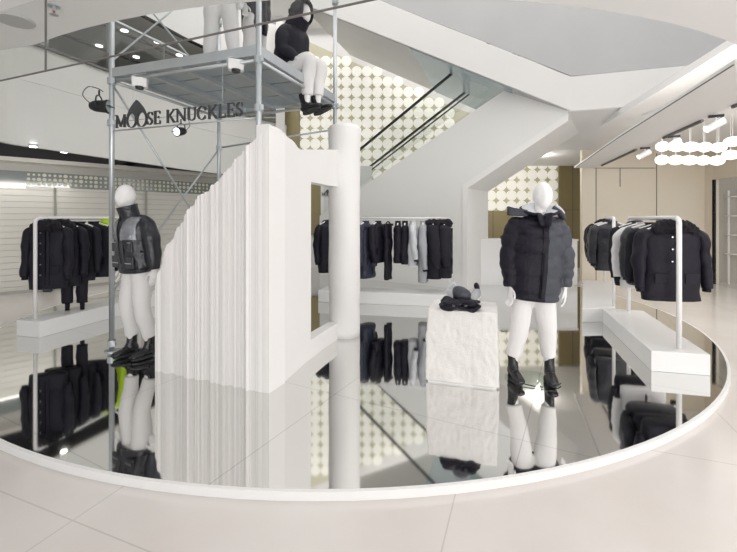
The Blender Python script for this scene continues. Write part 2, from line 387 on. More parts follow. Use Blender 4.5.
# white pillar behind the arch, slatted gallery
bm = B(); box(bm, (-2.62, 11.9, 3.75), (.22, .22, 7.5)); struct('wall_back_pillar', bm, M_white)
bm = B()
for i in range(9): box(bm, (-3.4, 12.55, 4.35+i*.14), (1.3, .06, .1))
struct('wall_back_slats', bm, M_beige)
# small partition that carries the second sign
bm = B(); box(bm, (-.62, 11.2, 1.5), (1.42, .12, 3.0)); struct('wall_back_partition', bm, M_white)
# beige wall on the right
YR = 9.62
bm = B(); box(bm, (6.62, YR+.05, 1.7), (2.96, .1, 3.4)); struct('wall_right_beige', bm, M_beige)
bm = B()
for px, z0, z1 in ((596, 0, 2.75), (620, 2.3, 2.75), (656.5, 0, 3.1)): box(bm, ((px-368.5)/400*YR, YR-.004, (z0+z1)/2), (.014, .012, z1-z0))
box(bm, (6.15, YR-.004, 2.75), (1.5, .012, .014)); struct('trim_9', bm, M_groove)
bm = B(); box(bm, (8.15, YR-.1, 1.7), (.12, .3, 3.4)); struct('wall_right_pier', bm, M_beige)
# right shopfront: header, glass, dark edge, shelves behind
bm = B(); vprism(bm, (8.1, 9.45, 0), Vector((-.2, -1, 0)), [(0, 2.45), (3, 2.45), (3, 3.4), (0, 3.4)], (.1, 0, 0)); struct('wall_right_header', bm, M_beige)
bm = B(); vprism(bm, (8.09, 9.42, 0), Vector((-.2, -1, 0)), [(0, 0), (.05, 0), (.05, 2.45), (0, 2.45)], (.06, 0, 0)); struct('trim_10', bm, M_dark)
bm = B(); vprism(bm, (8.12, 9.42, 0), Vector((-.2, -1, 0)), [(.05, 0), (3, 0), (3, 2.45), (.05, 2.45)], (.012, 0, 0)); struct('window_2', bm, M_glass)
bm = B(); box(bm, (9.9, 9.6, 1.7), (3.6, .1, 3.4)); struct('wall_right_shop', bm, mat('shop_grey', (.45, .41, .37), .5))
t = thing('wall_shelf', 'white wire shelving behind the shop glass at the right edge', 'shelf', (8.9, 9.4, 0))
for z in (.7, 1.15, 1.6, 2.05): bm = B(); box(bm, (0, 0, z), (.9, .22, .02)); obj('shelf_board', bm, M_rail, t)
for x in (-.44, .44): bm = B(); box(bm, (x, 0, 1.1), (.03, .03, 2.2)); obj('upright', bm, M_rail, t)

# ================================================================== escalators and landing
def esc(name, label, o, u, poly, depth, m): pass
UL = Vector((.82, -.57, 0)).normalized(); DL = Vector((.57, .82, 0)).normalized(); OL = Vector((1.98, 8.4, 0))
H = 1.55
t = thing('escalator', 'white panelled escalator rising to the right in front of the dotted wall, dark handrails', 'escalator', OL)
bm = B(); vprism(bm, (0, 0, 0), UL, [(-4.0, .0), (0, .0), (0, H+.69), (2.0, H+1.90), (2.0, H+3.1), (-4.0, H+.06)], DL*1.3); obj('side_panel', bm, M_grey if False else mat('escalator_cladding', (.80, .795, .78), .4, var=(1, (.77, .765, .75))), t)
sl = .57; z0 = H+2.34
for off, nm in ((.06, 'near'), (1.2, 'far')):
    bm = B(); a = UL*(-3.9)+DL*off; b = UL*1.6+DL*off
    vprism(bm, DL*off, UL, [(-3.9, z0-3.9*sl), (1.5, z0+1.5*sl), (1.5, z0+1.5*sl+.88), (-3.9, z0-3.9*sl+.88)], DL*.012); obj('glass_panel', bm, M_glass, t)
    bm = B(); tube(bm, [(*(a+Vector((0, 0, z0-3.9*sl+.92))), .035, .025), (*(b+Vector((0, 0, z0+1.6*sl+.92))), .035, .025)], seg=10, smooth=False); obj('handrail', bm, M_rubber, t)
    if off > 1:
        bm = B(); tube(bm, [(*(a+Vector((0, 0, z0-3.9*sl+.80))), .02, .02), (*(b+Vector((0, 0, z0+1.6*sl+.80))), .02, .02)], seg=8, smooth=False); obj('rail_trim', bm, M_rubber, t)
# white edge of the opening beneath the escalator
bm = B(); vprism(bm, (-.02*DL.x, -.02*DL.y, 0), UL, [(0, 0), (.11, 0), (.11, H+.62), (2.0, H+1.76), (2.0, H+1.90), (0, H+.69)], DL*1.32); obj('edge_cladding', bm, M_white, t)
# upper escalator pair
U2 = Vector((-.94, .34, 0)).normalized(); D2 = Vector((.34, .94, 0)).normalized(); O2 = Vector((3.65, 7.2, 0))
t = thing('escalator', 'broad upper escalator descending rightwards to the landing, seen from beneath', 'escalator', O2)
bm = B(); vprism(bm, (0, 0, 0), U2, [(0, H+1.93), (0, H+2.54), (5.6, H+2.54+.562*5.6), (5.6, H+1.93+.535*5.6)], D2*3.2); obj('truss', bm, M_white, t)
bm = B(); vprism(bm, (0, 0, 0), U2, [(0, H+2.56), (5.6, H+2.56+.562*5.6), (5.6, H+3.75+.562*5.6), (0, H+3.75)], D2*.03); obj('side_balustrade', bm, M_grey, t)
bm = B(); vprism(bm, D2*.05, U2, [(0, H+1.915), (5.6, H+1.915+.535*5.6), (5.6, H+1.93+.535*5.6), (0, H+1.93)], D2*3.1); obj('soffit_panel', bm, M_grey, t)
bm = B(); vprism(bm, D2*.06, U2, [(1.0, H+1.90+.535), (3.0, H+1.90+.535*3.0), (3.0, H+1.912+.535*3.0), (1.0, H+1.912+.535)], D2*3.08); obj('glass_soffit', bm, mat('blue_grey_glass', (.36, .47, .54), .25), t)['label'] = 'blue-grey glass soffit panel'
# landing
V2 = Vector((2.30, -.70, 0)).normalized()
bm = B(); vprism(bm, O2, V2, [(0, H+1.93), (3.6, H+1.93), (3.6, H+2.54), (0, H+2.54)], D2*4.0); struct('floor_landing', bm, M_white)
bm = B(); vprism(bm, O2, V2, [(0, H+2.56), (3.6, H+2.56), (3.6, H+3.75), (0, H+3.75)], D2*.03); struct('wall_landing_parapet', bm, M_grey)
bm = B(); prism(bm, [(3.62, 7.24), (7.1, 6.2), (8.2, 9.6), (3.95, 9.6)], [H+1.92, H+1.92, H+1.63, H+1.63], [H+1.95, H+1.95, H+1.9, H+1.9]); prism(bm, [(3.95, 9.6), (8.2, 9.6), (8.2, 12.5), (3.6, 12.5)], H+1.63, H+1.9); struct('ceiling_back', bm, M_white)
# low white counter beyond the disc
bm = B(); box(bm, (3.45, 9.25, .54), (2.5, .5, 1.0)); t = thing('service_counter', 'long low white counter behind the hooded mannequin under the escalator', 'counter'); obj('body', bm, M_plinth, t)
bm = B(); box(bm, (3.45, 9.25, 1.055), (2.54, .54, .03)); obj('countertop', bm, M_rail, t)
bm = B(); box(bm, (3.1, 9.15, 1.11), (.16, .06, .08)); tag(obj('card_reader', bm, M_black, bevel=.01), 'small black device on the white counter beside the puffer jacket', 'device')

# blue glass infill seen above the escalator

# glass smoke curtain hanging from the lower ceiling
t = thing('smoke_curtain', 'clear glass smoke curtain hanging from the ceiling at upper left with a dark bottom edge', 'glass panel', (0, 1.464, 0))
du = Vector((-2.67, 1.07, 0)).normalized(); zb = H+.8
bm = B(); vprism(bm, (0, 0, 0), du, [(-1.3, zb), (1.885, zb), (1.885, CZ-.002), (-1.3, CZ-.002)], (0, .01, 0)); obj('glass_panel', bm, M_glass, t)
bm = B(); vprism(bm, (0, 0, 0), du, [(1.895, zb), (5.0, zb), (5.0, CZ-.002), (1.889, CZ-.002)], (0, .01, 0)); obj('glass_panel', bm, M_glass, t)
bm = B(); vprism(bm, (0, -.002, 0), du, [(-1.3, zb-.003), (5.0, zb-.003), (5.0, zb), (-1.3, zb)], (0, .014, 0)); obj('bottom_edge', bm, M_groove, t)
bm = B(); vprism(bm, (0, -.002, 0), du, [(1.885, zb), (1.889, zb), (1.889, CZ-.002), (1.885, CZ-.002)], (0, .014, 0)); obj('joint', bm, M_groove, t)
# ceiling speaker and sprinkler
bm = B(); x, y = (15-368.5)/400*2.42, 2.42; tube(bm, [(x, y, CZ, .1, .1), (x, y, CZ-.012, .095, .095)], seg=28, smooth=False); tag(obj('ceiling_speaker', bm, mat('speaker_grille', (.5, .49, .48), .8)), 'round grey speaker grille flush in the ceiling at the upper left corner', 'speaker')
x, y = (54-368.5)/400*2.26, 2.26; t = thing('fire_sprinkler', 'small ceiling sprinkler with red bulb beside the glass smoke curtain joint', 'sprinkler', (x, y, CZ))
bm = B(); tube(bm, [(0, 0, 0, .03, .03), (0, 0, -.008, .03, .03)], seg=16, smooth=False); obj('escutcheon', bm, M_galv, t)
bm = B(); rod(bm, (0, 0, -.008), (0, 0, -.03), .008); tube(bm, [(0, 0, -.05, .022, .022), (0, 0, -.053, .022, .022)], seg=12, smooth=False); rod(bm, (.01, 0, -.03), (.01, 0, -.05), .002); rod(bm, (-.01, 0, -.03), (-.01, 0, -.05), .002); obj('frame', bm, M_galv, t)
bm = B(); rod(bm, (0, 0, -.03), (0, 0, -.05), .005); obj('bulb', bm, mat('red_bulb', (.5, .05, .03), .2), t)

# track with spotlights along the right ceiling strip
for a, b in (((5.25, 9.0), (4.62, 6.9)), ((4.35, 5.9), (4.05, 4.85)), ((3.87, 4.25), (3.84, 4.13))):
    bm = B(); rod(bm, (a[0], a[1], CZ-.02), (b[0], b[1], CZ-.02), .02, 6); struct('trim_11', bm, M_groove)
for px, y, lb in ((645, 146, 'farthest'), (674, 134, 'middle'), (716, 113, 'nearest')):
    zz = 400*1.2/(218-y); x = (px-368.5)/400*zz
    t = thing('track_spotlight', 'white cylindrical track spotlight on the right ceiling strip, %s of the three' % lb, 'spotlight', (x, zz, CZ-.02), -.5, 'track spotlights')
    bm = B(); box(bm, (0, 0, -.015), (.14, .035, .03)); obj('adapter', bm, M_black, t)
    bm = B(); rod(bm, (0, 0, -.03), (0, 0, -.09), .008); obj('stem', bm, M_rail, t)
    bm = B(); tube(bm, [(.07, .02, -.07, .045, .045), (-.09, -.02, -.16, .045, .045)], seg=18, smooth=False); obj('housing', bm, M_rail, t, smooth=False)
    bm = B(); tube(bm, [(-.09, -.02, -.16, .036, .036), (-.096, -.022, -.164, .036, .036)], seg=18, smooth=False); obj('lens', bm, M_lens, t)
# glowing globes on the right, modelling a reflection in glass
t = thing('globe_reflection', 'glowing pale globes in rows over the right-hand hall, modelling a reflection in glass', 'globe reflection', (5.7, 6.7, 3.35))
bm = B(); box(bm, (0, 0, -.02), (1.9, .5, .04)); obj('ceiling_plate', bm, M_rail, t)
for r in range(2):
    for i in range(8):
        x = -.85+i*.25+.1*r; z = -.62-.2*r+(.1 if i > 4 else 0); y = .15*r-.1+.02*i
        bm = B(); ball(bm, (x, y, z), (.105+.02*(i % 3), .10, .085), 2); g2 = obj('globe', bm, M_reflect, t, smooth=True)
        bm = B(); rod(bm, (x, y, z+.08), (x, y, -.04), .004, 5); obj('rod', bm, M_rail, t)

# ================================================================== FIN (sculpted arch)
t = thing('sculpted_arch', 'tall white sculpted display wall with fluted left side, doorway and round pillar', 'display wall', (-.85, 3.42, FL))
base = Vector((-.85, 3.42, FL))
A0, A1 = Vector((-2.08, 3.94)), Vector((-.85, 3.42))
prof = [(157, 300), (158, 282), (160, 273), (163, 263), (167.5, 249), (172, 240), (178, 229), (185, 220), (193, 207), (200.6, 196), (208, 190), (219, 181.5), (224, 177), (229, 169), (236, 160), (242, 153), (246, 149), (249, 146), (255, 140), (262, 134), (268, 129), (272, 126.5)]
def left_t(px): r = (px-368.5)/400; return (3.94*r+2.08)/(1.23+.52*r)
PT = [(left_t(p), (218-y)/400*(3.94-.52*left_t(p))+H) for p, y in prof]
def ztop(tt):
    if tt <= PT[0][0]: return PT[0][1]
    for (a, za), (b, zb_) in zip(PT, PT[1:]):
        if tt <= b: return za+(zb_-za)*(tt-a)/(b-a)
    return PT[-1][1]
nd = Vector((A1-A0).normalized()); nn = Vector((nd.y, -nd.x))  # towards the camera
rf = random.Random(3); fl = []; tt = 0
while tt < 1:
    w_ = rf.choice((.006, .009, .013, .02, .03)); fl.append((tt, w_, rf.uniform(.004, .034), rf.random())); tt += w_
bm = B(); front = []; N = 420
for i in range(N+1):
    tt = i/N; f = [q for q in fl if q[0] <= tt][-1]; k = (tt-f[0])/f[1]
    off = f[2]*math.sin(PI*min(k, 1))**.8+.012*math.sin(tt*23)+.008*math.sin(tt*61+1)
    if tt > .86: off = off*.25+.004
    p = A0+(A1-A0)*tt+nn*off; front.append((p, ztop(tt)+(.008*(f[3]-.5))))
rows = []
for p, zt in front:
    q = p-nn*.24; rows.append([bm.verts.new(Vector(v)-base) for v in ((p.x, p.y, FL), (p.x, p.y, zt), (q.x, q.y, zt-.01), (q.x, q.y, FL))])
for a, b in zip(rows, rows[1:]):
    for k in range(4): bm.faces.new((a[k], b[k], b[(k+1) % 4], a[(k+1) % 4]))
bm.faces.new(rows[0]); bm.faces.new(rows[-1][::-1]); obj('fluted_wall', bm, M_fin, t)
# smooth wall, side outline given by plan points and heights
sp = [(-.85, 3.42), (-.79, 3.57), (-.66, 4.11), (-.51, 4.60), (-.38, 4.95)]
def sx(z): 
    for a, b in zip(sp, sp[1:]):
        if z <= b[1]: return a[0]+(b[0]-a[0])*(z-a[1])/(b[1]-a[1])
    return sp[-1][0]
def side_z(px):
    r = (px-368.5)/400; z = 3.42
    while z < 5 and sx(z)/z < r: z += .002
    return z
topo = [(3.42, 2.355), (3.47, 2.345)]
for px, y in ((274.6, 126.5), (282, 130.6), (285, 134), (287.6, 137), (292, 140), (295, 143), (297.5, 147), (300, 149.5)): z = side_z(px); topo.append((z, H+(218-y)/400*z))
def wall_piece(zs, zbot, ztopf, th=.12, name='smooth_wall'):
    bm = B(); prev = None
    for z in zs:
        x = sx(z); q = [bm.verts.new(Vector(v)-base) for v in ((x, z, zbot), (x, z, ztopf(z)), (x-th, z+.04, ztopf(z)), (x-th, z+.04, zbot))]
        if prev:
            for k in range(4): bm.faces.new((prev[k], prev[(k+1) % 4], q[(k+1) % 4], q[k]))
        else: bm.faces.new(q)
        prev = q
    bm.faces.new(prev[::-1]); return obj(name, bm, M_fin, t)
def tz(z):
    for a, b in zip(topo, topo[1:]):
        if z <= b[0]: return a[1]+(b[1]-a[1])*max(0, z-a[0])/(b[0]-a[0])
    return topo[-1][1]+(z-topo[-1][0])*.17
zo = side_z(311)
lin = lambda a, b, n: [a+(b-a)*i/n for i in range(n+1)]
wall_piece(lin(3.42, zo, 24), FL, tz)
wall_piece(lin(zo, 4.98, 10), H+.385, tz, name='lintel')
wall_piece(lin(zo, 4.98, 6), FL, lambda z: FL+.2, name='sill')
bm = B(); P = Vector((-.31, 5.15, 0))-base
tube(bm, [(P.x, P.y, 0, .2, .2), (P.x, P.y, .6, .2, .2), (P.x, P.y, 1.6, .2, .2), (P.x, P.y, 2.3, .205, .205), (P.x, P.y, 2.6, .212, .212), (P.x, P.y, 2.66, .20, .20), (P.x, P.y, 2.685, .16, .16), (P.x, P.y, 2.69, .02, .02)], n=40, seg=40, nz=.012, nf=4)
for v in bm.verts: v.co.z += (FL-.05)
obj('pillar', bm, M_fin, t, smooth=True)

# ================================================================== plinths
def plinth(poly, label, z=.2):
    c = Vector((sum(p[0] for p in poly)/4, sum(p[1] for p in poly)/4)); bm = B(); prism(bm, [(p[0]-c.x, p[1]-c.y) for p in poly], 0, z)
    o = obj('plinth', bm, M_plinth, bevel=.006); o.location = (c.x, c.y, FL); return tag(o, label, 'plinth', 'low white plinths')
plinth([(-4.49, 5.10), (-4.11, 5.0), (-3.56, 7.15), (-3.94, 7.25)], 'low white plinth under the left clothes rail')
plinth([(-.9, 7.15), (1.55, 6.70), (1.65, 7.2), (-.8, 7.65)], 'low white plinth under the rear clothes rail behind the fur podium')
plinth([(2.77, 3.92), (3.25, 3.80), (3.86, 5.62), (3.36, 5.74)], 'low white plinth nearest at right, under the rail of fur-hooded coats')
plinth([(3.07, 5.75), (3.58, 5.80), (5.05, 8.25), (4.54, 8.45)], 'low white plinth farther back at right, below the glossy black jackets')

# clothes rails
def rail_rack(a, b, label, two=(1, 1), r=.017, z0=FL+.2, z1=H+.0):
    a = Vector(a); b = Vector(b); d = (b-a).normalized(); t = thing('clothes_rail', label, 'clothes rail', (a.x, a.y, z0)); h = z1-z0
    bm = B(); P = [Vector((0, 0, h-.06)), Vector((d.x*.015, d.y*.015, h-.02)), Vector((d.x*.05, d.y*.05, h))]; Q = (b-a)-d*.05
    e = b-a
    bentrod(bm, [(d.x*.0, d.y*.0, h-.07), (d.x*.01, d.y*.01, h-.025), (d.x*.06, d.y*.06, h)], r, 12, 8)
    rod(bm, (d.x*.055, d.y*.055, h), (e.x-d.x*.055, e.y-d.y*.055, h), r, 12)
    bentrod(bm, [(e.x, e.y, h-.07), (e.x-d.x*.01, e.y-d.y*.01, h-.025), (e.x-d.x*.06, e.y-d.y*.06, h)], r, 12, 8)
    obj('crossbar', bm, M_rail, t, smooth=True)
    for p in ((0, 0), (e.x, e.y)):
        bm = B(); rod(bm, (p[0], p[1], 0), (p[0], p[1], h-.06), r, 12); obj('post', bm, M_rail, t, smooth=True)
    return t
rail_rack((-4.29, 5.15), (-3.87, 6.75), 'white clothes rail at left holding the dark hooded coats', r=.022)
rail_rack((-.72, 7.34), (1.42, 7.0), 'white clothes rail at the back behind the pillar and podium', r=.012)
rail_rack((3.09, 3.98), (3.63, 5.58), 'white clothes rail nearest at right holding the fur-hooded coat', r=.024)
rail_rack((3.63, 5.92), (4.78, 8.1), 'white clothes rail farther back at right holding glossy black jackets', r=.022)

# ================================================================== hanging garments
def hl(l):
    w_ = l.split(); return ' '.join(w_[:13])
def hanger(x, y, rz, label, m=M_rail, w=.38, drop=.0):
    t = thing('clothes_hanger', label, 'hanger', (x, y, H), rz, 'clothes hangers')
    bm = B(); bentrod(bm, [(0, -.028, -.01), (0, -.02, .022), (0, 0, .032), (0, .022, .022), (0, .028, 0), (0, .012, -.03), (0, 0, -.06)], .003, 6, 24); obj('hook', bm, M_zip, t, smooth=True)
    bm = B(); tube(bm, [(-w/2, 0, -.125, .009, .012), (-w*.25, 0, -.085, .009, .014), (0, 0, -.06, .01, .015), (w*.25, 0, -.085, .009, .014), (w/2, 0, -.125, .009, .012)], n=20, seg=8, side=(0, 0, 1)); obj('shoulder_bar', bm, m, t, smooth=True)
def garment(x, y, rz, label, cat='coat', W=.46, L=.75, T=.16, m=M_blk, quilt=0, hood=None, hoodm=None, sleeves=True, zipc=True, seed=0, name=None, group=None, hm=M_rail, buttons=0, collar=True, emblem=False, dz=0):
    hanger(x, y, rz, 'hanger of the '+hl(label), hm, w=W*.85)
    t = thing(name or cat.replace(' ', '_'), label, cat, (x, y, H-.075+dz), rz, group)
    bm = B(); h = T/2
    tube(bm, [(0, 0, -.005, .06, .04), (0, 0, -.03, W*.22, .05), (0, 0, -.06, W*.40, h*.7), (0, 0, -.12, W*.47, h*.9), (0, 0, -L*.45, W*.47, h), (0, 0, -L*.8, W*.49, h*1.02), (0, 0, -L, W*.49, h*.95)], n=44, seg=28, power=2.6, quilt=quilt, qa=.14, nz=.022, nf=7, seed=seed)
    obj('body', bm, m, t, smooth=True)
    if sleeves:
        for s in (-1, 1):
            bm = B(); k = .03*math.sin(seed*3+s)
            tube(bm, [(s*W*.38, 0, -.075, .05, h*.6), (s*W*.50, 0, -.13, .06, h*.72), (s*W*.56, -.01+k, -.32, .062, h*.75), (s*W*.58, -.03+k, -.2-.38*L, .055, h*.6), (s*W*.58, -.05+k, -.2-.58*L, .042, h*.45)], n=28, seg=16, quilt=int(quilt*.8), qa=.16, nz=.02, nf=9, seed=seed+s)
            sl_ = obj('sleeve', bm, m, t, smooth=True)
            bm = B(); tube(bm, [(s*W*.58, -.05+k, -.19-.58*L, .036, h*.42), (s*W*.58, -.052+k, -.235-.58*L, .034, h*.4)], seg=14, smooth=False); obj('cuff', bm, M_blk if m is not M_neon else M_neon, sl_, smooth=True)
    if hood == 'fur':
        bm = B(); P = []
        for i in range(15): a = -.25+ (PI+.5)*i/14; P.append((math.cos(a)*W*.27, -.06-.02*math.sin(a), -.055+math.sin(a)*.05, .062, .058))
        tube(bm, P, n=56, seg=18, nz=.03, nf=34, seed=seed, side=(0, 1, 0)); obj('fur_trim', bm, hoodm or M_blkfur, t, smooth=True)
        bm = B(); ball(bm, (0, .01, -.035), (W*.33, .15, .088), 4, .03, 22, seed); obj('hood', bm, M_blkfur, t, smooth=True)
    elif hood:
        bm = B(); ball(bm, (0, .03, -.03), (W*.24, .085, .085), 3, .03, 7, seed); obj('hood', bm, hoodm or m, t, smooth=True)
    elif collar:
        bm = B(); tube(bm, [(0, .0, -.045, .085, .06), (0, 0, .0, .075, .052), (0, 0, .025, .078, .054)], n=8, seg=18, nz=.01, seed=seed); obj('collar', bm, m, t, smooth=True)
    if zipc:
        bm = B(); box(bm, (0, -h*1.0, -L*.52), (.008, .02, L*.82)); obj('zip', bm, M_dark, t)
        bm = B(); box(bm, (.03, -h*.98, -L*.52), (.035, .022, L*.84)); obj('placket', bm, m, t, bevel=.006)
    for s in (-1, 1):
        bm = B(); box(bm, (s*W*.25, -h*1.0, -L*.70), (W*.24, .012, .11)); obj('pocket', bm, m, t, bevel=.008)
    for i in range(buttons):
        bm = B(); mt = Matrix.Translation((-.05, -h*1.04, -.12-i*L*.16)) @ Matrix.Rotation(PI/2, 4, 'X'); bmesh.ops.create_cone(bm, cap_ends=True, segments=12, radius1=.008, radius2=.008, depth=.01, matrix=mt); obj('snap_button', bm, M_zip, t)
    if emblem:
        bm = B(); ball(bm, (.06, -h*.98, -.2), (.025, .01, .03), 2); obj('emblem', bm, mat('emblem_grey', (.3, .3, .32), .4), t, smooth=True)
    return t
def trousers_hung(x, y, rz, label, m=M_blk, L=.95, W=.3, group=None, top=.1, cuff=False):
    hanger(x, y, rz, 'hanger of the '+hl(label), M_black, w=W)
    t = thing('trousers', label, 'trousers', (x, y, H-top), rz, group)
    bm = B(); tube(bm, [(0, 0, 0, W*.46, .035), (0, 0, -.06, W*.48, .045), (0, 0, -.25, W*.5, .05)], n=12, seg=22, power=2.6, nz=.01, seed=2)
    obj('waist', bm, m, t, smooth=True)
    for s in (-1, 1):
        bm = B(); tube(bm, [(s*W*.24, 0, -.2, W*.25, .05), (s*W*.26, 0, -.5, W*.23, .05), (s*W*.27, 0, -L, W*.2, .045)], n=20, seg=16, nz=.018, nf=8, seed=s+4); lg = obj('trouser_leg', bm, m, t, smooth=True)
        if cuff: bm = B(); tube(bm, [(s*W*.27, 0, -L+.01, W*.09, .03), (s*W*.27, 0, -L-.1, W*.08, .028)], seg=12, smooth=False); obj('ankle_cuff', bm, m, lg, smooth=True)
    bm = B(); box(bm, (0, -.045, -.02), (W*.9, .02, .04)); obj('waistband', bm, m, t, bevel=.005)
# left rail
def LR(s): return (-4.29+.42*s, 5.15+1.6*s)
g = 'garments on the left rail'
garment(*LR(.10), .25, 'long black parka with fur-edged hood and snap buttons, first on the left rail', W=.44, L=.86, T=.17, hood='fur', buttons=5, seed=1, group=g)
garment(*LR(.22), .22, 'black parka with fur-edged hood, second on the left rail', W=.44, L=.86, T=.16, hood='fur', seed=2, group=g)
garment(*LR(.36), .25, 'black jacket with small pale chest emblem on a white hanger, left rail', cat='jacket', W=.42, L=.82, T=.12, emblem=True, seed=3, group=g, zipc=False)
trousers_hung(*LR(.32), .25, 'dark trousers hanging below the jackets on the left rail', L=.98, W=.34, group=g, top=.22, cuff=True)
garment(*LR(.50), .2, 'plain black sweatshirt on a white hanger, left rail beside the scaffold pole', cat='sweatshirt', W=.46, L=.80, T=.12, zipc=False, seed=4, group=g)
garment(*LR(.62), .35, 'neon yellow jacket mostly hidden behind black ones on the left rail', cat='jacket', W=.58, L=.70, T=.16, dz=.04, m=M_neon, seed=5, group=g)
garment(*LR(.86), .2, 'black coat hanging last on the left rail behind the mannequin', W=.42, L=.78, T=.15, seed=6, group=g)
# back rail
def BR(px): 
    r = (px-368.5)/400; s = (r*7.32+.62)/(2.04+.32*r); return (-.62+2.04*s, 7.32-.32*s)
g = 'garments on the rear rail'; Q = PI/2-.15
def BG(px, label, rot=Q, **k): x, y = BR(px); return garment(x, y, rot, label, group=g, hm=k.pop('hm', M_rail), **k)
BG(327, 'black hooded coat seen through the doorway of the white arch', rot=.55, L=.92, W=.36, T=.2, hood='plain', seed=11)
BG(353, 'black puffer coat half hidden behind the round white pillar', L=.95, W=.40, T=.3, quilt=7, m=M_navy, seed=12)
BG(366, 'navy puffer coat with slanting hem, rear rail next to the pillar', L=1.0, W=.42, T=.26, quilt=8, m=M_navy, seed=13, rot=1.0)
BG(378, 'short dark sweatshirt on a white hanger, rear rail', cat='sweatshirt', L=.72, W=.40, T=.18, seed=14, rot=1.0, zipc=False)
x, y = BR(388); trousers_hung(x, y, 1.1, 'long black trousers with waistband, rear rail', L=1.0, W=.26, group=g)
BG(398, 'narrow dark puffer vest, left of two on the rear rail', cat='vest', L=.72, W=.28, T=.15, quilt=7, sleeves=False, seed=15, zipc=False)
BG(405, 'narrow dark puffer vest, right of two on the rear rail', cat='vest', L=.74, W=.28, T=.15, quilt=7, sleeves=False, seed=16, zipc=False)
BG(413, 'pale blue-grey shirt, rear rail', cat='shirt', L=.76, W=.34, T=.17, m=M_pale, seed=17, zipc=False)
BG(423, 'long mid grey coat between the pale shirt and the black coats, rear rail', L=1.05, W=.34, T=.18, m=M_grycloth, seed=18, zipc=False)
BG(433, 'black coat with round fur hood, rear rail, second from the right end', L=.98, W=.36, T=.30, hood='fur', seed=19)
BG(444, 'black coat with round fur hood at the right end of the rear rail', L=.96, W=.36, T=.28, hood='fur', seed=20)
# right rails
def RR(s): return (3.09+.54*s, 3.98+1.6*s)
g = 'garments on the near right rail'
garment(*RR(.13), -.1, 'black parka with large fur hood, nearest on the near right rail', W=.58, L=.78, T=.22, hood='fur', buttons=3, seed=21, group=g)
garment(*RR(.30), -.15, 'black jacket directly behind the fur-hooded parka, near right rail', cat='jacket', W=.54, L=.72, T=.17, seed=22, group=g)
garment(*RR(.46), -.2, 'black puffer jacket with shiny shoulders, third on the near right rail', cat='jacket', W=.52, L=.72, T=.18, quilt=5, m=M_gloss, seed=23, group=g)
garment(*RR(.64), -.2, 'white jacket on the near right rail between black ones', cat='jacket', W=.52, L=.80, T=.14, m=M_whitecloth, seed=24, group=g)
garment(*RR(.82), -.2, 'black coat last on the near right rail behind the white jacket', W=.50, L=.82, T=.16, seed=25, group=g, hood='plain')
def FR(s): return (3.63+1.15*s, 5.92+2.18*s)
g = 'garments on the far right rail'
garment(*FR(.13), -.25, 'glossy black jacket nearest on the far right rail', cat='jacket', W=.5, L=.74, T=.18, m=M_gloss, seed=31, group=g)
garment(*FR(.30), -.3, 'glossy wrinkled black puffer, second on the far right rail', cat='jacket', W=.5, L=.76, T=.2, m=M_gloss, quilt=5, seed=32, group=g)
garment(*FR(.50), -.3, 'black hooded coat in the middle of the far right rail', W=.54, L=.78, T=.18, hood='plain', seed=33, group=g)
garment(*FR(.70), -.3, 'black jacket with pale sleeve stripe, far right rail', cat='jacket', W=.54, L=.76, T=.2, seed=34, group=g)
garment(*FR(.88), -.3, 'black fur-hooded coat at the far end of the far right rail', W=.56, L=.8, T=.2, hood='fur', seed=35, group=g)

# ================================================================== fur podium and its goods
PO = Vector((.90, 3.80, FL)); rz = -.30
t = thing('fur_podium', 'square podium wrapped in white fur in front of the rear rail', 'podium', PO, rz)
bm = B(); box(bm, (0, 0, .34), (.60, .46, .66)); bmesh.ops.subdivide_edges(bm, edges=bm.edges, cuts=40, use_grid_fill=True)
for v in bm.verts:
    d = Vector((v.co.x/.30, v.co.y/.23, (v.co.z-.34)/.33)); n_ = noise.noise(Vector((v.co.x*34, v.co.y*34, v.co.z*14)))+.6*noise.noise(v.co*70)
    dd = Vector((d.x if abs(d.x) > .98 else 0, d.y if abs(d.y) > .98 else 0, d.z if d.z > .98 else 0))
    if dd.length: v.co += dd.normalized()*(n_*.008+noise.noise(v.co*6)*.012)
    v.co.z = max(v.co.z, .012)
    v.co.x += .025*(1-v.co.z/.7)*d.x
obj('fur_cover', bm, M_fur, t, smooth=True)
bm = B(); box(bm, (0, 0, .008), (.60, .46, .016)); obj('base', bm, M_plinth, t)
zt = FL+.675
def folded(name, label, cat, loc, rz, s, m, seed, group=None):
    t = thing(name, label, cat, loc, rz, group); bm = B()
    for k in range(2):
        ball(bm, (0, 0, s[2]*(.28+.48*k)), (s[0]/2*(1-.06*k), s[1]/2*(1-.06*k), s[2]*.3), 4, .04, 11, seed+k)
    obj('knit', bm, m, t, smooth=True)
    bm = B(); box(bm, (-s[0]*.1, -s[1]*.47, s[2]*.55), (.025, .012, .018)); obj('patch', bm, mat('patch_grey', (.03, .03, .04), .4), t)
    return t
folded('winter_hat', 'flat folded black knit hat, bottom left of the dark pile on the fur podium', 'hat', (.77, 3.66, zt), .1, (.25, .22, .085), M_blk, 1, 'dark accessories on the podium')
folded('winter_hat', 'folded dark knit hat, bottom right of the dark pile on the fur podium', 'hat', (.90, 3.62, zt), -.2, (.22, .2, .09), M_blk, 4, 'dark accessories on the podium')
t = thing('beanie', 'rounded black beanie leaning on top of the folded knit hats on the podium', 'hat', (.86, 3.68, zt+.07), .3, 'dark accessories on the podium')
bm = B(); ball(bm, (0, 0, .05), (.082, .075, .07), 4, .035, 10, 2); obj('crown', bm, M_char, t, smooth=True)
bm = B(); tube(bm, [(0, 0, 0, .078, .078), (0, 0, .04, .082, .082)], n=6, seg=24, nz=.008, smooth=False); obj('brim', bm, M_blk, t, smooth=True)
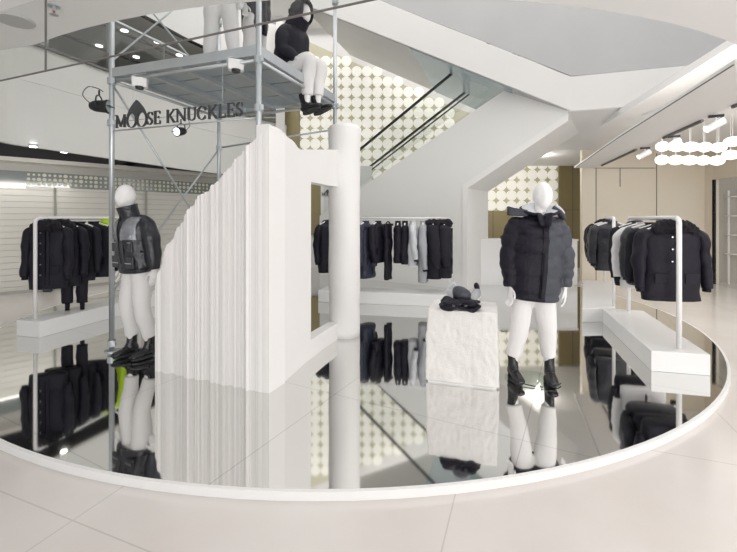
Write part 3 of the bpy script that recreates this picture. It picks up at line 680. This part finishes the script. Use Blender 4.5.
def shoe(loc, rz, label, m, m2, m3):
    t = thing('trainer', label, 'shoe', loc, rz, 'grey shoes on the podium')
    bm = B(); tube(bm, [(0, .13, .05, .03, .045), (0, .08, .06, .038, .055), (0, .0, .05, .04, .045), (0, -.08, .038, .044, .03), (0, -.14, .03, .03, .02)], n=20, seg=16); obj('upper', bm, m, t, smooth=True)
    bm = B(); tube(bm, [(0, .15, .012, .03, .012), (0, .05, .012, .038, .014), (0, -.08, .012, .046, .014), (0, -.15, .014, .03, .012)], n=14, seg=12); obj('sole', bm, m2, t, smooth=True)
    bm = B(); tube(bm, [(0, .11, .1, .022, .03), (0, .07, .13, .024, .032), (0, .05, .14, .022, .03)], seg=12); obj('tongue', bm, m3, t, smooth=True)
shoe((.90, 3.90, zt+.03), 1.1, 'pale grey trainer behind the black beanie on the podium, left one', M_pale, M_rail, M_pale)
shoe((1.02, 3.84, zt+.03), -.5, 'pale grey trainer behind the black caps on the podium, right one', M_grycloth, M_rail, M_blk)

# ================================================================== mannequins (local frame: faces -y)
def hand(bm, wrist, d, thumbside, curl=.5, sc=1.0):
    """d: direction of the fingers; palm normal roughly forward"""
    d = Vector(d).normalized(); th = Vector(thumbside); th = (th-d*th.dot(d)).normalized(); nrm = d.cross(th); w0 = Vector(wrist)
    P = lambda a, b, c=0: w0+(d*a+th*b+nrm*c)*sc
    tube(bm, [(*P(-.02, 0), .026, .02), (*P(.03, 0), .036, .017), (*P(.09, 0), .040, .014)], n=8, seg=12, side=th)
    for i, L in enumerate((.072, .082, .076, .06)):
        b = .028-.0185*i; c = curl*.03
        bentrod(bm, [P(.07, b), P(.09+L*.35, b*1.08, .004), P(.09+L*.7, b*1.1, .004+c*.6), P(.09+L*.98, b*1.08, .006+c*1.4)], .0088, 8, 9)
    bentrod(bm, [P(.015, .024), P(.045, .05, .006), P(.075, .062, .014), P(.10, .066, .02)], .0105, 8, 9)
def boot(parent, p, rz, m=M_leather, toe=0):
    """p: ankle ground point in mannequin frame"""
    t = bpy.data.objects.new('boot', None); C.objects.link(t); t.parent = parent; t.location = p; t.rotation_euler = (toe, 0, rz)
    bm = B()
    tube(bm, [(0, .035, .25, .045, .052), (0, .03, .16, .045, .053), (0, .02, .09, .046, .062), (0, .0, .065, .045, .06)], n=14, seg=18, nz=.006, nf=22)
    tube(bm, [(0, .085, .05, .03, .03), (0, .06, .062, .042, .05), (0, -.01, .062, .044, .045), (0, -.09, .05, .05, .032), (0, -.15, .042, .046, .026), (0, -.185, .036, .026, .016)], n=26, seg=18)
    bm = remesh(bm, .008, 1); obj('upper', bm, m, t, smooth=True)
    bm = B(); poly = [(math.sin(a)*(.052+(.006 if math.cos(a) < 0 else -.006)), -math.cos(a)*0+(-.195*math.cos(a)*.72 if math.cos(a) > 0 else -.12*math.cos(a)*.95)+0) for a in [2*PI*i/28 for i in range(28)]]
    prism(bm, [(x, y-.03) for x, y in poly], 0, .03); obj('sole', bm, M_sole, t, bevel=.005)
    bm = B()
    for k in range(5): bentrod(bm, [(-.03, -.045+.018*k, .085+.018*k), (0, -.06+.018*k, .098+.02*k), (.03, -.045+.018*k, .085+.018*k)], .0035, 6, 8)
    obj('laces', bm, M_gloss, t, smooth=True); return t
def mannequin(name, label, loc, rz, head, sh_z, hip, knees, feet, arms, jacket, hoodup=False, hoodstyle='collar', hem=.95, lean=(0, 0), seated=False, group='white mannequins', zm=M_dark, jm=M_gloss, quilt=6, jw=.26, jd=.17, boot_rz=(0, 0), chest=None, hemw=None, seed=0, fingers=True, yaw=0, top=True):
    t = thing(name, label, 'mannequin', loc, rz, group)
    neck = Vector((lean[0], lean[1], sh_z+.03)); hd = Vector(head)
    # body
    bm = B(); hv = Vector(hip)
    tube(bm, [(*(neck*.6+hv*.4), .13, .09), (*(neck+Vector((0, 0, -.06))), .15, .08), (*neck, .06, .06), (*((neck+hd)*.5), .052, .055), (*(hd-Vector((0, 0, .04))), .05, .06)], n=18, seg=16)
    hb = B(); ball(hb, (0, 0, 0), (.085, .104, .132), 3)
    for v in hb.verts:
        if v.co.z < 0: v.co.x *= 1-.28*(-v.co.z/.125)**1.5; v.co.y -= .012*(-v.co.z/.125)
        if abs(v.co.x) < .03 and v.co.y < -.07 and -.05 < v.co.z < .03: v.co.y -= .008*(1-abs(v.co.x)/.03)
        if .02 < abs(v.co.x) < .055 and v.co.y < 0 and 0 < v.co.z < .04: v.co.y += .006
    mt = Matrix.Translation(hd) @ Matrix.Rotation(yaw, 4, 'Z')
    bmesh.ops.transform(hb, matrix=mt, verts=hb.verts); me = bpy.data.meshes.new('h'); hb.to_mesh(me); hb.free(); bm.from_mesh(me); bpy.data.meshes.remove(me)
    tube(bm, [(hv.x, hv.y, hv.z+.12, .13, .09), (hv.x, hv.y, hv.z, .15, .10), (hv.x, hv.y, hv.z-.06, .12, .09)], n=8, seg=16)
    rod(bm, hv, neck-Vector((0, 0, .1)), .08, 14)
    for k in range(2):
        s = (-1, 1)[k]; hj = hv+Vector((s*.08, 0, -.02)); kn = Vector(knees[k]); ft = Vector(feet[k])+Vector((0, .03, .12))
        tube(bm, [(*hj, .075, .08), (*((hj+kn)/2), .062, .066), (*kn, .048, .052), (*((kn+ft)/2), .042, .046), (*ft, .034, .038)], n=20, seg=14)
        sh, el, wr = [Vector(a) for a in arms[k][:3]]
        tube(bm, [(*sh, .045, .05), (*el, .036, .038), (*wr, .025, .024)], n=14, seg=12)
        hand(bm, wr, arms[k][3], arms[k][4], .7)
    bm = remesh(bm, .007, 1); obj('body', bm, M_mann, t, smooth=True)
    # trousers
    bm = B()
    tube(bm, [(hv.x, hv.y, hv.z+.12, .15, .11), (hv.x, hv.y, hv.z+.02, .17, .125), (hv.x, hv.y, hv.z-.07, .15, .12)], n=8, seg=20)
    for k in range(2):
        s = (-1, 1)[k]; hj = hv+Vector((s*.082, 0, -.0)); kn = Vector(knees[k]); ft = Vector(feet[k])+Vector((0, .032, .215)); lw = 1.0
        tube(bm, [(*hj, .098, .115), (*(hj*.6+kn*.4), .098, .104), (*kn, .084, .088), (*(kn*.45+ft*.55), .074, .08), (*(kn*.1+ft*.9), .066, .075), (*ft, .063, .073)], n=34, seg=22, nz=.012, nf=7, seed=seed+k)
    bm = remesh(bm, .011, 2); tr = obj('trousers', bm, M_trou, t, smooth=True)
    for k in range(2): boot(t, feet[k], boot_rz[k], toe=0 if not seated else -.25)
    # jacket
    bm = B(); a = Vector((hv.x, hv.y, hem)) if not seated else hv+Vector((0, .0, -.05))
    top_ = neck+Vector((0, .01, 0)); d = top_-a; hw = hemw or jw*.92
    tube(bm, [(*a, hw, jd), (*(a+d*.12), hw*1.04, jd*1.05), (*(a+d*.45), jw, jd*1.06), (*(a+d*.75), jw*1.0, jd*1.0), (*(a+d*.90), jw*.86, jd*.8), (*(a+d*.97), jw*.55, jd*.62), (*top_, .09, .085)], n=56, seg=32, power=2.3, quilt=quilt, qa=.09, nz=.018, nf=7, seed=seed)
    for k in range(2):
        sh, el, wr = [Vector(v) for v in arms[k][:3]]; e = (wr-el).normalized()
        tube(bm, [(*(Vector((top_.x, top_.y, 0))*.55+Vector((sh.x, sh.y, 0))*.45+Vector((0, 0, sh.z+.0))), .06, .075), (*(sh*.9+Vector((top_.x, top_.y, sh.z))*.1+Vector((0, 0, -.012))), .072, .08), (*(sh*.6+el*.4), .088, .09), (*el, .08, .082), (*((el+wr)/2), .074, .076), (*(wr-e*.01), .054, .056)], n=44, seg=20, quilt=int(quilt), qa=.16, nz=.018, nf=8, seed=seed+3+k)
    bm = remesh(bm, .010, 1); jk = obj('jacket', bm, jm, t, smooth=True)
    # zip down the front
    fy = -jd*1.06
    if not seated:
        bm = B(); bentrod(bm, [(a.x, a.y+fy-.0, a.z+.02), (a.x+d.x*.45, a.y+d.y*.45+fy-.004, a.z+d.z*.45), (a.x+d.x*.8, a.y+d.y*.8+fy*.96, a.z+d.z*.8), (top_.x, top_.y-.10, top_.z+.0)], .0045, 6, 20); obj('zip', bm, zm, jk, smooth=True)
        bm = B(); tube(bm, [(a.x+.03, a.y+fy+.008, a.z+.03, .022, .014), (a.x+.03+d.x*.45, a.y+d.y*.45+fy+.004, a.z+d.z*.45, .022, .014), (top_.x+.02, top_.y-.10, top_.z-.02, .02, .014)], n=22, seg=10, power=3); obj('placket', bm, jm, jk, smooth=True)
    if hoodup:
        bm = B(); P = hd+Vector((0, .02, -.0)); tube(bm, [(neck.x, neck.y+.02, neck.z-.08, .15, .13), (*(neck*.5+hd*.5), .135, .14), (P.x, P.y+.0, P.z, .14, .155), (P.x, P.y+.0, P.z+.10, .125, .14), (P.x, P.y+.02, P.z+.155, .07, .08)], n=26, seg=26, nz=.015, nf=8)
        dl = [v for v in bm.verts if (v.co-hd).y < -.075 and abs(v.co.x-hd.x) < .085 and -.13 < v.co.z-hd.z < .09]; bmesh.ops.delete(bm, geom=dl, context='VERTS')
        ho = obj('hood', bm, jm, jk, smooth=True); md = ho.modifiers.new('th', 'SOLIDIFY'); md.thickness = .02
    elif hoodstyle == 'collar':
        bm = B(); tube(bm, [(neck.x, neck.y, neck.z-.06, .12, .11), (neck.x, neck.y-.005, neck.z, .10, .10), (neck.x-.01, neck.y-.03, neck.z+.10, .10, .105)], n=14, seg=24, nz=.008)
        fz = [f for f in bm.faces if len(f.verts) > 4]; bmesh.ops.delete(bm, geom=fz, context='FACES_ONLY'); c = obj('collar', bm, jm, jk, smooth=True); md = c.modifiers.new('th', 'SOLIDIFY'); md.thickness = .022
    return t, jk, dict(neck=neck, a=a, d=d, fy=fy)

# right-hand mannequin, hooded black and charcoal puffer
t, jk, q = mannequin('mannequin', 'white mannequin in long black hooded puffer jacket standing right of the fur podium', (1.51, 3.70, FL), -.1,
    head=(.09, -.02, 1.70), sh_z=1.50, hip=(.01, 0, .93), knees=((-.115, -.02, .5), (.13, -.01, .5)), feet=((-.165, -.02, 0.01), (.155, -.02, 0.01)),
    arms=(((-.15, .01, 1.45), (-.205, .0, 1.13), (-.20, -.05, .86), (-.05, -.1, -1), (.6, -1, 0)), ((.235, .01, 1.45), (.295, .02, 1.13), (.285, -.02, .86), (0, -.1, -1), (-.5, -1, 0))),
    jacket=None, hoodstyle='open', hem=.75, lean=(.07, .0), jm=M_blk, quilt=8, jw=.225, jd=.165, hemw=.215, boot_rz=(.1, -.15), seed=3)
# charcoal left half of the jacket
a, d = q['a'], q['d']
jk.data.materials.append(M_char)
for p_ in jk.data.polygons:
    c_ = p_.center
    if c_.x > a.x+d.x*(c_.z-a.z)/d.z+.05 and c_.z < 1.55: p_.material_index = 1
# stand-up open collar, lining and hood flaps
nk = q['neck']
bm = B(); P = []
for i in range(21):
    a_ = math.radians(-72+324*i/20); sn = math.sin(a_); P.append((nk.x+math.cos(a_)*.118, nk.y+.0+sn*(.10 if sn > 0 else .125), nk.z+.045+.05*sn, .016, .058+.012*sn))
P = [(nk.x+.012, nk.y-.150, nk.z-.10, .014, .04)]+P+[(nk.x-.012, nk.y-.150, nk.z-.10, .014, .04)]
tube(bm, P, n=80, seg=14, side=(0, 0, 1), power=2.5)
obj('open_collar', bm, M_blk, jk, smooth=True)
bm = B(); P2 = [(p[0]-(p[0]-nk.x)*.13, p[1]-(p[1]-nk.y)*.10, p[2]+.012, .010, p[4]*.95) for p in P]; tube(bm, P2, n=80, seg=12, side=(0, 0, 1)); obj('collar_lining', bm, M_pale, jk, smooth=True)
bm = B(); box(bm, (-.135, -.02, 1.555), (.16, .05, .07), 0); bmesh.ops.subdivide_edges(bm, edges=bm.edges, cuts=5, use_grid_fill=True)
for v in bm.verts: k = (-.135-v.co.x)/.08; v.co.z += .018*k*(1 if v.co.z > 1.555 else .4)+noise.noise(v.co*12)*.01; v.co.y += .03*k
obj('hood_flap', bm, M_char, jk, smooth=True)
bm = B(); tube(bm, [(.18, -.02, 1.60, .02, .04), (.23, -.03, 1.56, .024, .045), (.275, -.02, 1.49, .02, .04)], n=14, seg=12, nz=.01, side=(0, 0, 1)); obj('hood_flap', bm, M_char, jk, smooth=True)
bm = B(); tube(bm, [(.19, -.05, 1.62, .012, .016), (.235, -.055, 1.58, .014, .02), (.265, -.05, 1.54, .012, .016)], n=12, seg=10, side=(0, 0, 1)); obj('flap_lining', bm, M_pale, jk, smooth=True)
# its steel base plate
bm = B(); tube(bm, [(0, 0, 0, .24, .24), (0, 0, .008, .24, .24)], seg=48, smooth=False); o = obj('base_plate', bm, glassy('plate_glass', (.95, .98, .965), .05), t); o.location = (0, 0, .0)
bm = B(); bentrod(bm, [(-.15, -.1, .02), (-.05, -.155, .012), (.06, -.175, .012), (.17, -.14, .014), (.23, -.08, .016)], .0045, 8, 24); obj('base_rod', bm, M_dark, t, smooth=True)

# left-hand mannequin, black and silver puffer
t, jk, q = mannequin('mannequin', 'white mannequin in glossy black and grey puffer jacket beside the left scaffold pole', (-2.50, 4.30, FL), -.48,
    head=(-.035, -.09, 1.725), sh_z=1.50, hip=(.0, .02, .98), knees=((-.095, -.02, .54), (.10, .0, .54)), feet=((-.12, -.0, 0.01), (.115, .05, 0.01)),
    arms=(((-.18, .0, 1.46), (-.235, .02, 1.2), (-.235, .0, .96), (0, -.2, -1), (.5, -1, 0)), ((.185, .0, 1.46), (.235, .03, 1.2), (.25, .04, .95), (0, -.1, -1), (-.5, -1, 0))),
    jacket=None, hem=.93, lean=(-.01, -.055), jm=M_gloss, quilt=0, jw=.215, jd=.155, hemw=.205, seed=8)
a, d = q['a'], q['d']
jk.data.materials.append(M_silver)
for p_ in jk.data.polygons:
    c_ = p_.center; k_ = (c_.z-a.z)/d.z; x_ = abs(c_.x-a.x-d.x*k_)
    if .035 < x_ < .185 and .58-.5*max(0, .09-x_) < k_ < .97 and c_.y < a.y+d.y*k_+.035: p_.material_index = 1
for s in (-1, 1):
    bm = B(); tube(bm, [(a.x+s*.11, a.y-.165, a.z+.22, .062, .014), (a.x+s*.11, a.y-.168, a.z+.32, .062, .014)], n=6, seg=16, power=4, smooth=False); obj('chest_pocket', bm, M_gloss, jk, bevel=.004)
    bm = B(); box(bm, (a.x+s*.11, a.y-.184, a.z+.315), (.11, .006, .006)); obj('pocket_zip', bm, M_zip, jk)
    bm = B(); tube(bm, [(a.x+s*.11, a.y-.158, a.z+.05, .07, .014), (a.x+s*.11, a.y-.162, a.z+.17, .07, .014)], n=6, seg=16, power=4, smooth=False); obj('hip_pocket', bm, M_gloss, jk, bevel=.004)
    bm = B(); box(bm, (a.x+s*.11, a.y-.176, a.z+.10), (.1, .006, .008)); obj('pocket_zip', bm, M_zip, jk)
for z in (.03, .21):
    bm = B(); tube(bm, [(a.x, a.y, a.z+z, .222, .162), (a.x, a.y, a.z+z+.02, .224, .164)], n=2, seg=36, power=2.3, smooth=False); obj('waist_seam', bm, M_blk, jk, smooth=True)
bm = B(); tube(bm, [(0, 0, 0, .22, .22), (0, 0, .008, .22, .22)], seg=48, smooth=False); obj('base_plate', bm, MATS.get('plate', bpy.data.materials['plate_glass']), t)

# ================================================================== scaffold
A, Bp, Cp = Vector((-2.895, 4.51, 0)), Vector((-1.07, 3.90, 0)), Vector((-.46, 5.50, 0)); D = A+Cp-Bp
SC = thing('scaffold', 'galvanised steel scaffold tower with raised metal deck beside the white arch', 'scaffold', (*A[:2], FL))
o0 = Vector((*A[:2], FL))
def spart(name, bm, m=M_galv, smooth=True, parent=None, **k):
    for v in bm.verts: v.co -= o0
    return obj(name, bm, m, parent or SC, smooth=smooth, **k)
DZ = H+1.67
for p in (A, Bp, Cp, D):
    bm = B(); rod(bm, (p.x, p.y, FL+.01), (p.x, p.y, 5.4), .028, 16); pl = spart('pole', bm)
    bm = B(); tube(bm, [(p.x, p.y, FL, .075, .075), (p.x, p.y, FL+.012, .075, .075)], seg=20, smooth=False); spart('base_plate', bm, smooth=False)
    for z in (DZ-.13, DZ-.60, FL+.09, DZ+1.3):
        bm = B(); tube(bm, [(p.x, p.y, z-.035, .045, .045), (p.x, p.y, z+.035, .045, .045)], seg=10, smooth=False); box(bm, (p.x+.04, p.y-.03, z), (.03, .03, .05), .3); spart('coupler', bm, smooth=False)
# deck
u = (Bp-A).normalized(); v_ = (D-A).normalized(); e1 = (Bp-A).length; e2 = (D-A).length
def dk(s, r, z): p = A+u*s+v_*r; return (p.x, p.y, z)
for k in range(4):
    r0, r1 = e2*k/4+.012, e2*(k+1)/4-.012; bm = B()
    P = [dk(.02, r0, 0), dk(e1-.02, r0, 0), dk(e1-.02, r1, 0), dk(.02, r1, 0)]; prism(bm, [p[:2] for p in P], DZ-.05, DZ); spart('deck_board', bm, M_deck, smooth=False)
for a_, b_ in ((A, Bp), (Bp, Cp), (Cp, D), (D, A)):
    dd = (b_-a_).normalized()
    bm = B(); c = (a_+b_)/2; box(bm, (c.x, c.y, DZ-.035), ((b_-a_).length, .03, .10), math.atan2(dd.y, dd.x)); spart('edge_beam', bm, M_galv, smooth=False)
    bm = B(); rod(bm, (*a_[:2], DZ-.13), (*b_[:2], DZ-.13), .018, 12); spart('ledger', bm)
for k in (1, 2, 3):
    a_, b_ = A+u*e1*k/4, D+u*e1*k/4; dd = (b_-a_).normalized(); c = (a_+b_)/2
    bm = B(); box(bm, (c.x, c.y, DZ-.075), ((b_-a_).length, .05, .05), math.atan2(dd.y, dd.x)); spart('cross_beam', bm, M_galv, smooth=False)
def brace(a_, za, b_, zb_): bm = B(); rod(bm, (*a_[:2], za), (*b_[:2], zb_), .012, 10); spart('brace', bm)
brace(A, DZ-.15, D, 1.0); brace(D, DZ-.62, A, .7)
brace(A, DZ+.1, D, DZ+2.1); brace(D, DZ+.25, A, DZ+1.2)
bm = B(); rod(bm, (*D[:2], DZ-.6), (*Cp[:2], DZ-.45), .014, 10); spart('ledger', bm)
# sign rail under the deck front
bm = B(); rod(bm, (*(A+u*.0)[:2], H+.98), (*Bp[:2], H+.98), .008, 8); spart('sign_rail', bm)

# ------------------------------------------------------------------ sign: each letter a part
def stroke(bm, P, W, th=.02, n=None):
    """P points (x,z), W widths; ribbon with thickness along y"""
    R_ = catmull([(p[0], p[1], w_) for p, w_ in zip(P, W)], n or len(P)*5) if len(P) > 2 else [(p[0], p[1], w_) for p, w_ in zip(P, W)]
    prev = None; N = len(R_)
    for i, r in enumerate(R_):
        a = R_[max(i-1, 0)]; b = R_[min(i+1, N-1)]; t = Vector((b[0]-a[0], b[1]-a[1])).normalized(); nr = Vector((-t.y, t.x))*r[2]/2
        q = [bm.verts.new(v) for v in ((r[0]+nr.x, 0, r[1]+nr.y), (r[0]-nr.x, 0, r[1]-nr.y), (r[0]-nr.x, th, r[1]-nr.y), (r[0]+nr.x, th, r[1]+nr.y))]
        if prev:
            for k in range(4): bm.faces.new((prev[k], prev[(k+1) % 4], q[(k+1) % 4], q[k]))
        else: bm.faces.new(q)
        prev = q
    bm.faces.new(prev[::-1])
def letter(ch, h, k=.020, tn=.008):
    bm = B(); W_ = {'M': 1.12, 'O': .92, 'S': .62, 'E': .72, 'K': .92, 'N': 1.0, 'U': .92, 'C': .86, 'L': .70}[ch]*h
    L = lambda P, w_: stroke(bm, [(p[0]*W_, p[1]*h) for p in P], [w_]*len(P))
    ser = lambda x, z: L([(x-.11, z), (x+.11, z)], .007)
    if ch == 'M':
        L([(.12, .02), (.12, .98)], tn); L([(.12, .97), (.5, .06)], k); L([(.5, .06), (.86, .97)], tn); L([(.86, .02), (.86, .98)], k); ser(.12, .01); ser(.86, .01); ser(.08, .99); ser(.9, .99)
    elif ch == 'O' or ch == 'C':
        a0, a1 = (0, 2*PI) if ch == 'O' else (.75, 2*PI-.75); N = 30; P = []; Wd = []
        for i in range(N+1):
            a = a0+(a1-a0)*i/N; P.append(((.5+.45*math.cos(a))*W_, (.5+.49*math.sin(a))*h)); Wd.append(tn*.7+(k-tn*.7)*abs(math.cos(a))**1.3)
        stroke(bm, P, Wd, n=60)
        if ch == 'C': L([(.84, .66), (.84, .95)], .009); L([(.84, .05), (.84, .3)], .006)
    elif ch == 'S':
        stroke(bm, [(.86*W_, .80*h), (.70*W_, .94*h), (.42*W_, .97*h), (.16*W_, .80*h), (.26*W_, .60*h), (.62*W_, .44*h), (.84*W_, .24*h), (.62*W_, .04*h), (.32*W_, .03*h), (.1*W_, .2*h)], [tn*.8, tn*.8, tn, k*.8, k, k, k*.8, tn, tn*.8, tn*.8]); L([(.88, .72), (.88, .98)], .007); L([(.09, .02), (.09, .28)], .007)
    elif ch == 'E':
        L([(.22, 0), (.22, 1)], k); L([(.06, .99), (.88, .99)], .009); L([(.22, .52), (.70, .52)], .008); L([(.06, .01), (.92, .01)], .009); L([(.87, .78), (.87, 1)], .008); L([(.91, 0), (.91, .25)], .008); L([(.70, .42), (.70, .62)], .006)
    elif ch == 'K':
        L([(.2, 0), (.2, 1)], k); L([(.84, .98), (.24, .42)], tn); L([(.40, .56), (.88, .02)], k); ser(.2, .01); ser(.2, .99); ser(.85, .99); ser(.88, .01)
    elif ch == 'N':
        L([(.14, 0), (.14, 1)], tn); L([(.12, .98), (.86, .04)], k); L([(.86, .02), (.86, 1)], tn); ser(.14, .01); ser(.08, .99); ser(.86, .99)
    elif ch == 'U':
        stroke(bm, [(.18*W_, 1*h), (.18*W_, .5*h), (.22*W_, .15*h), (.5*W_, .03*h), (.78*W_, .15*h), (.82*W_, .5*h), (.82*W_, 1*h)], [k, k, k, tn, tn, tn, tn]); ser(.18, .99); ser(.82, .99)
    elif ch == 'L':
        L([(.24, 0), (.24, 1)], k); L([(.06, .01), (.92, .01)], .009); L([(.91, 0), (.91, .28)], .008); ser(.24, .99)
    return bm, W_
def sign(label, p0, p1, z, fwd, wires=True, h=.135):
    p0 = Vector(p0); p1 = Vector(p1); L_ = (p1-p0).length; ang = math.atan2(p1.y-p0.y, p1.x-p0.x)
    t = thing('shop_sign', label, 'sign', (p0.x, p0.y, z), ang)
    txt = 'MOOSE KNUCKLES'; ws = []
    for ch in txt: ws.append(.55*h if ch == ' ' else None)
    bms = []; x = 0; placed = []
    for i, ch in enumerate(txt):
        if ch == ' ': x += .45*h; continue
        hh = h*1.18 if ch == 'O' else h
        b_, w_ = letter(ch, hh); placed.append((b_, x, ch)); x += w_+(.0 if ch == 'O' else .07*h)
    k = L_/x; ox = []
    for b_, xx, ch in placed:
        for v in b_.verts: v.co.x = (v.co.x+xx)*k; v.co.z -= (.1*h if ch == 'O' else 0)
        obj('letter', b_, M_sign, t)
        if ch == 'O': ox.append(xx*k)
    # pointed emblem over the two Os
    w_ = .92*h*1.18*k; cxm = ox[1]; W2 = w_; hh = h*1.18; bm = B(); P = []
    for i in range(13): f = i/12; P.append((cxm-W2*.97*(1-f)**.75 if False else cxm-W2*.97*(math.cos(f*PI/2)**.9), hh*.42+f**.92*hh*1.35))
    R_ = [(2*cxm-x_, z_) for x_, z_ in P[::-1][1:]]
    lowR = [(cxm+W2*.5+W2*.45*math.cos(a)*1.0, -.1*h+hh*(.5+.49*math.sin(a))) for a in [i*PI/8 for i in range(0, 9)]]
    lowL = [(cxm-W2*.5+W2*.45*math.cos(a), -.1*h+hh*(.5+.49*math.sin(a))) for a in [i*PI/8 for i in range(0, 9)]]
    poly = P+R_+lowR+lowL
    f_ = [bm.verts.new((x_, .002, z_)) for x_, z_ in poly]; fc = bm.faces.new(f_); r_ = bmesh.ops.extrude_face_region(bm, geom=[fc])
    bmesh.ops.translate(bm, verts=[e for e in r_['geom'] if isinstance(e, bmesh.types.BMVert)], vec=(0, .016, 0)); bmesh.ops.triangulate(bm, faces=[f for f in bm.faces if len(f.verts) > 4])
    obj('emblem', bm, M_sign, t)
    if wires:
        for xx in (.25, L_-.25): bm = B(); rod(bm, (xx, .01, h*.9), (xx, .01, DZ-.13-z), .002, 5); obj('hanging_wire', bm, M_galv, t)
        bm = B(); rod(bm, (.0, .018, h*.5), (L_, .018, h*.5), .004, 6); obj('mounting_bar', bm, M_galv, t)
    return t
fw = Vector((-u.y, u.x, 0)); fw = fw if fw.y < 0 else -fw
s0 = A+u*.11+fw*.05; s1 = A+u*(e1*.926)+fw*.05
sign('dark serif shop sign MOOSE KNUCKLES hanging under the scaffold deck', s0, s1, H+1.0, fw)
sign('small far MOOSE KNUCKLES sign seen through the doorway of the white arch', (-1.30, 11.10, 0), (-.42, 11.10, 0), H+.62, None, wires=False, h=.085)

# ------------------------------------------------------------------ lamps on the scaffold
def floodlight(p, rz, label, m=M_rail):
    t = thing('floodlight', label, 'floodlight', p, rz, 'white floodlights on the scaffold')
    bm = B(); box(bm, (0, 0, -.05), (.15, .09, .11)); obj('housing', bm, m, t, bevel=.015)
    bm = B(); tube(bm, [(0, -.02, -.10, .045, .045), (0, -.02, -.125, .04, .04)], seg=18, smooth=False); obj('lens', bm, M_black, t)
    bm = B(); bentrod(bm, [(-.08, 0, -.05), (-.08, 0, .015), (0, 0, .035), (.08, 0, .015), (.08, 0, -.05)], .006, 6, 16); obj('bracket', bm, M_galv, t, smooth=True)
def onAB(px, z):
    r = (px-368.5)/400; s = (r*A.y-A.x)/(u.x-r*u.y); p = A+u*s; return (p.x, p.y, z)
floodlight(onAB(140, DZ-.14), .3, 'white floodlight under the scaffold deck near the left pole')
floodlight(onAB(236, DZ-.10), .3, 'white floodlight under the scaffold deck near the front corner pole')
p = D+(Cp-D)*.55; floodlight((p.x, p.y, DZ-.56), .3, 'small white floodlight on the rear scaffold ledger behind the arch peak')
def blackspot(p, rz, label, tilt, lit, sc=1):
    t = thing('stage_spotlight', label, 'spotlight', p, rz, 'black spotlights on the scaffold'); t.scale = (sc, sc, sc)
    d_ = Vector((math.cos(tilt), 0, -math.sin(tilt)))
    bm = B(); tube(bm, [(*(-d_*.075), .03, .03), (*(-d_*.03), .05, .05), (*(d_*.06), .058, .058), (*(d_*.065), .064, .064), (*(d_*.075), .064, .064)], n=20, seg=20, side=(0, 1, 0)); obj('housing', bm, M_black, t, smooth=True)
    bm = B(); tube(bm, [(*(d_*.076), .05, .05), (*(d_*.08), .05, .05)], seg=18, side=(0, 1, 0), smooth=False); obj('lens', bm, M_lens if lit else M_galv, t)
    bm = B(); bentrod(bm, [(0, -.065, 0), (0, -.06, .07), (0, 0, .10), (0, .06, .07), (0, .065, 0)], .007, 6, 16); rod(bm, (0, 0, .10), (0, 0, .15), .008); obj('yoke', bm, M_black, t, smooth=True)
    for s in (-1, 1):
        bm = B(); box(bm, (d_.x*.09, s*.03, d_.z*.09+.0), (.05, .045, .004)); obj('barn_door', bm, M_black, t)
    bm = B(); bentrod(bm, [(-.07, 0, .02), (-.14, .01, .10), (-.10, .02, .18), (-.02, .02, .17), (.03, .01, .14)], .004, 6, 20); obj('cable', bm, M_black, t, smooth=True)
blackspot((-2.99, 4.44, H+1.24), .2, 'black spotlight with looped cable on the left scaffold pole', .0, False, 1.2)
blackspot((*onAB(181, 0)[:2], H+.91), -1.9, 'black spotlight with lit lens hanging below the sign', .25, True, .8)

# ------------------------------------------------------------------ mannequins on the deck
nrm = Vector((.93, -.36, 0))
t, jk, q = mannequin('mannequin', 'seated white mannequin in black hooded jacket on the scaffold deck edge', (-1.00, 4.98, DZ), 1.12,
    head=(0, -.22, .82), sh_z=.67, hip=(.0, .0, .12), knees=((-.10, -.38, .20), (.10, -.40, .19)), feet=((-.07, -.36, -.42), (.07, -.42, -.40)),
    arms=(((-.17, -.06, .61), (-.22, -.08, .34), (-.16, -.24, .22), (.2, -1, -.1), (1, 0, .3)), ((.17, -.06, .61), (.23, -.08, .34), (.16, -.24, .22), (-.2, -1, -.1), (-1, 0, .3))),
    jacket=None, hoodup=True, lean=(0, -.11), seated=True, jm=M_blk, quilt=0, jw=.215, jd=.17, hemw=.20, seed=12, group='mannequins on the scaffold deck')
pa = (((-.19, .0, 1.44), (-.25, .02, 1.2), (-.24, -.02, .96), (0, -.1, -1), (.5, -1, 0)), ((.19, .0, 1.44), (.25, .02, 1.2), (.24, -.02, .96), (0, -.1, -1), (-.5, -1, 0)))
for p, rz_, m_, hem_, lb in (((-1.74, 4.72, DZ), .15, M_blk, .92, 'white mannequin standing on the scaffold deck, only white trousered legs in view'), ((-1.47, 5.16, DZ), 1.25, M_blk, .70, 'mannequin in black coat and white trousers on the deck behind the front pole')):
    mannequin('mannequin', lb, p, rz_, head=(0, -.02, 1.68), sh_z=1.48, hip=(0, 0, .96), knees=((-.11, -.01, .52), (.12, 0, .52)), feet=((-.14, 0, .01), (.15, 0, .01)), arms=pa, jacket=None, hem=hem_, jm=m_, quilt=0, jw=.19, jd=.13, seed=20, group='mannequins on the scaffold deck')
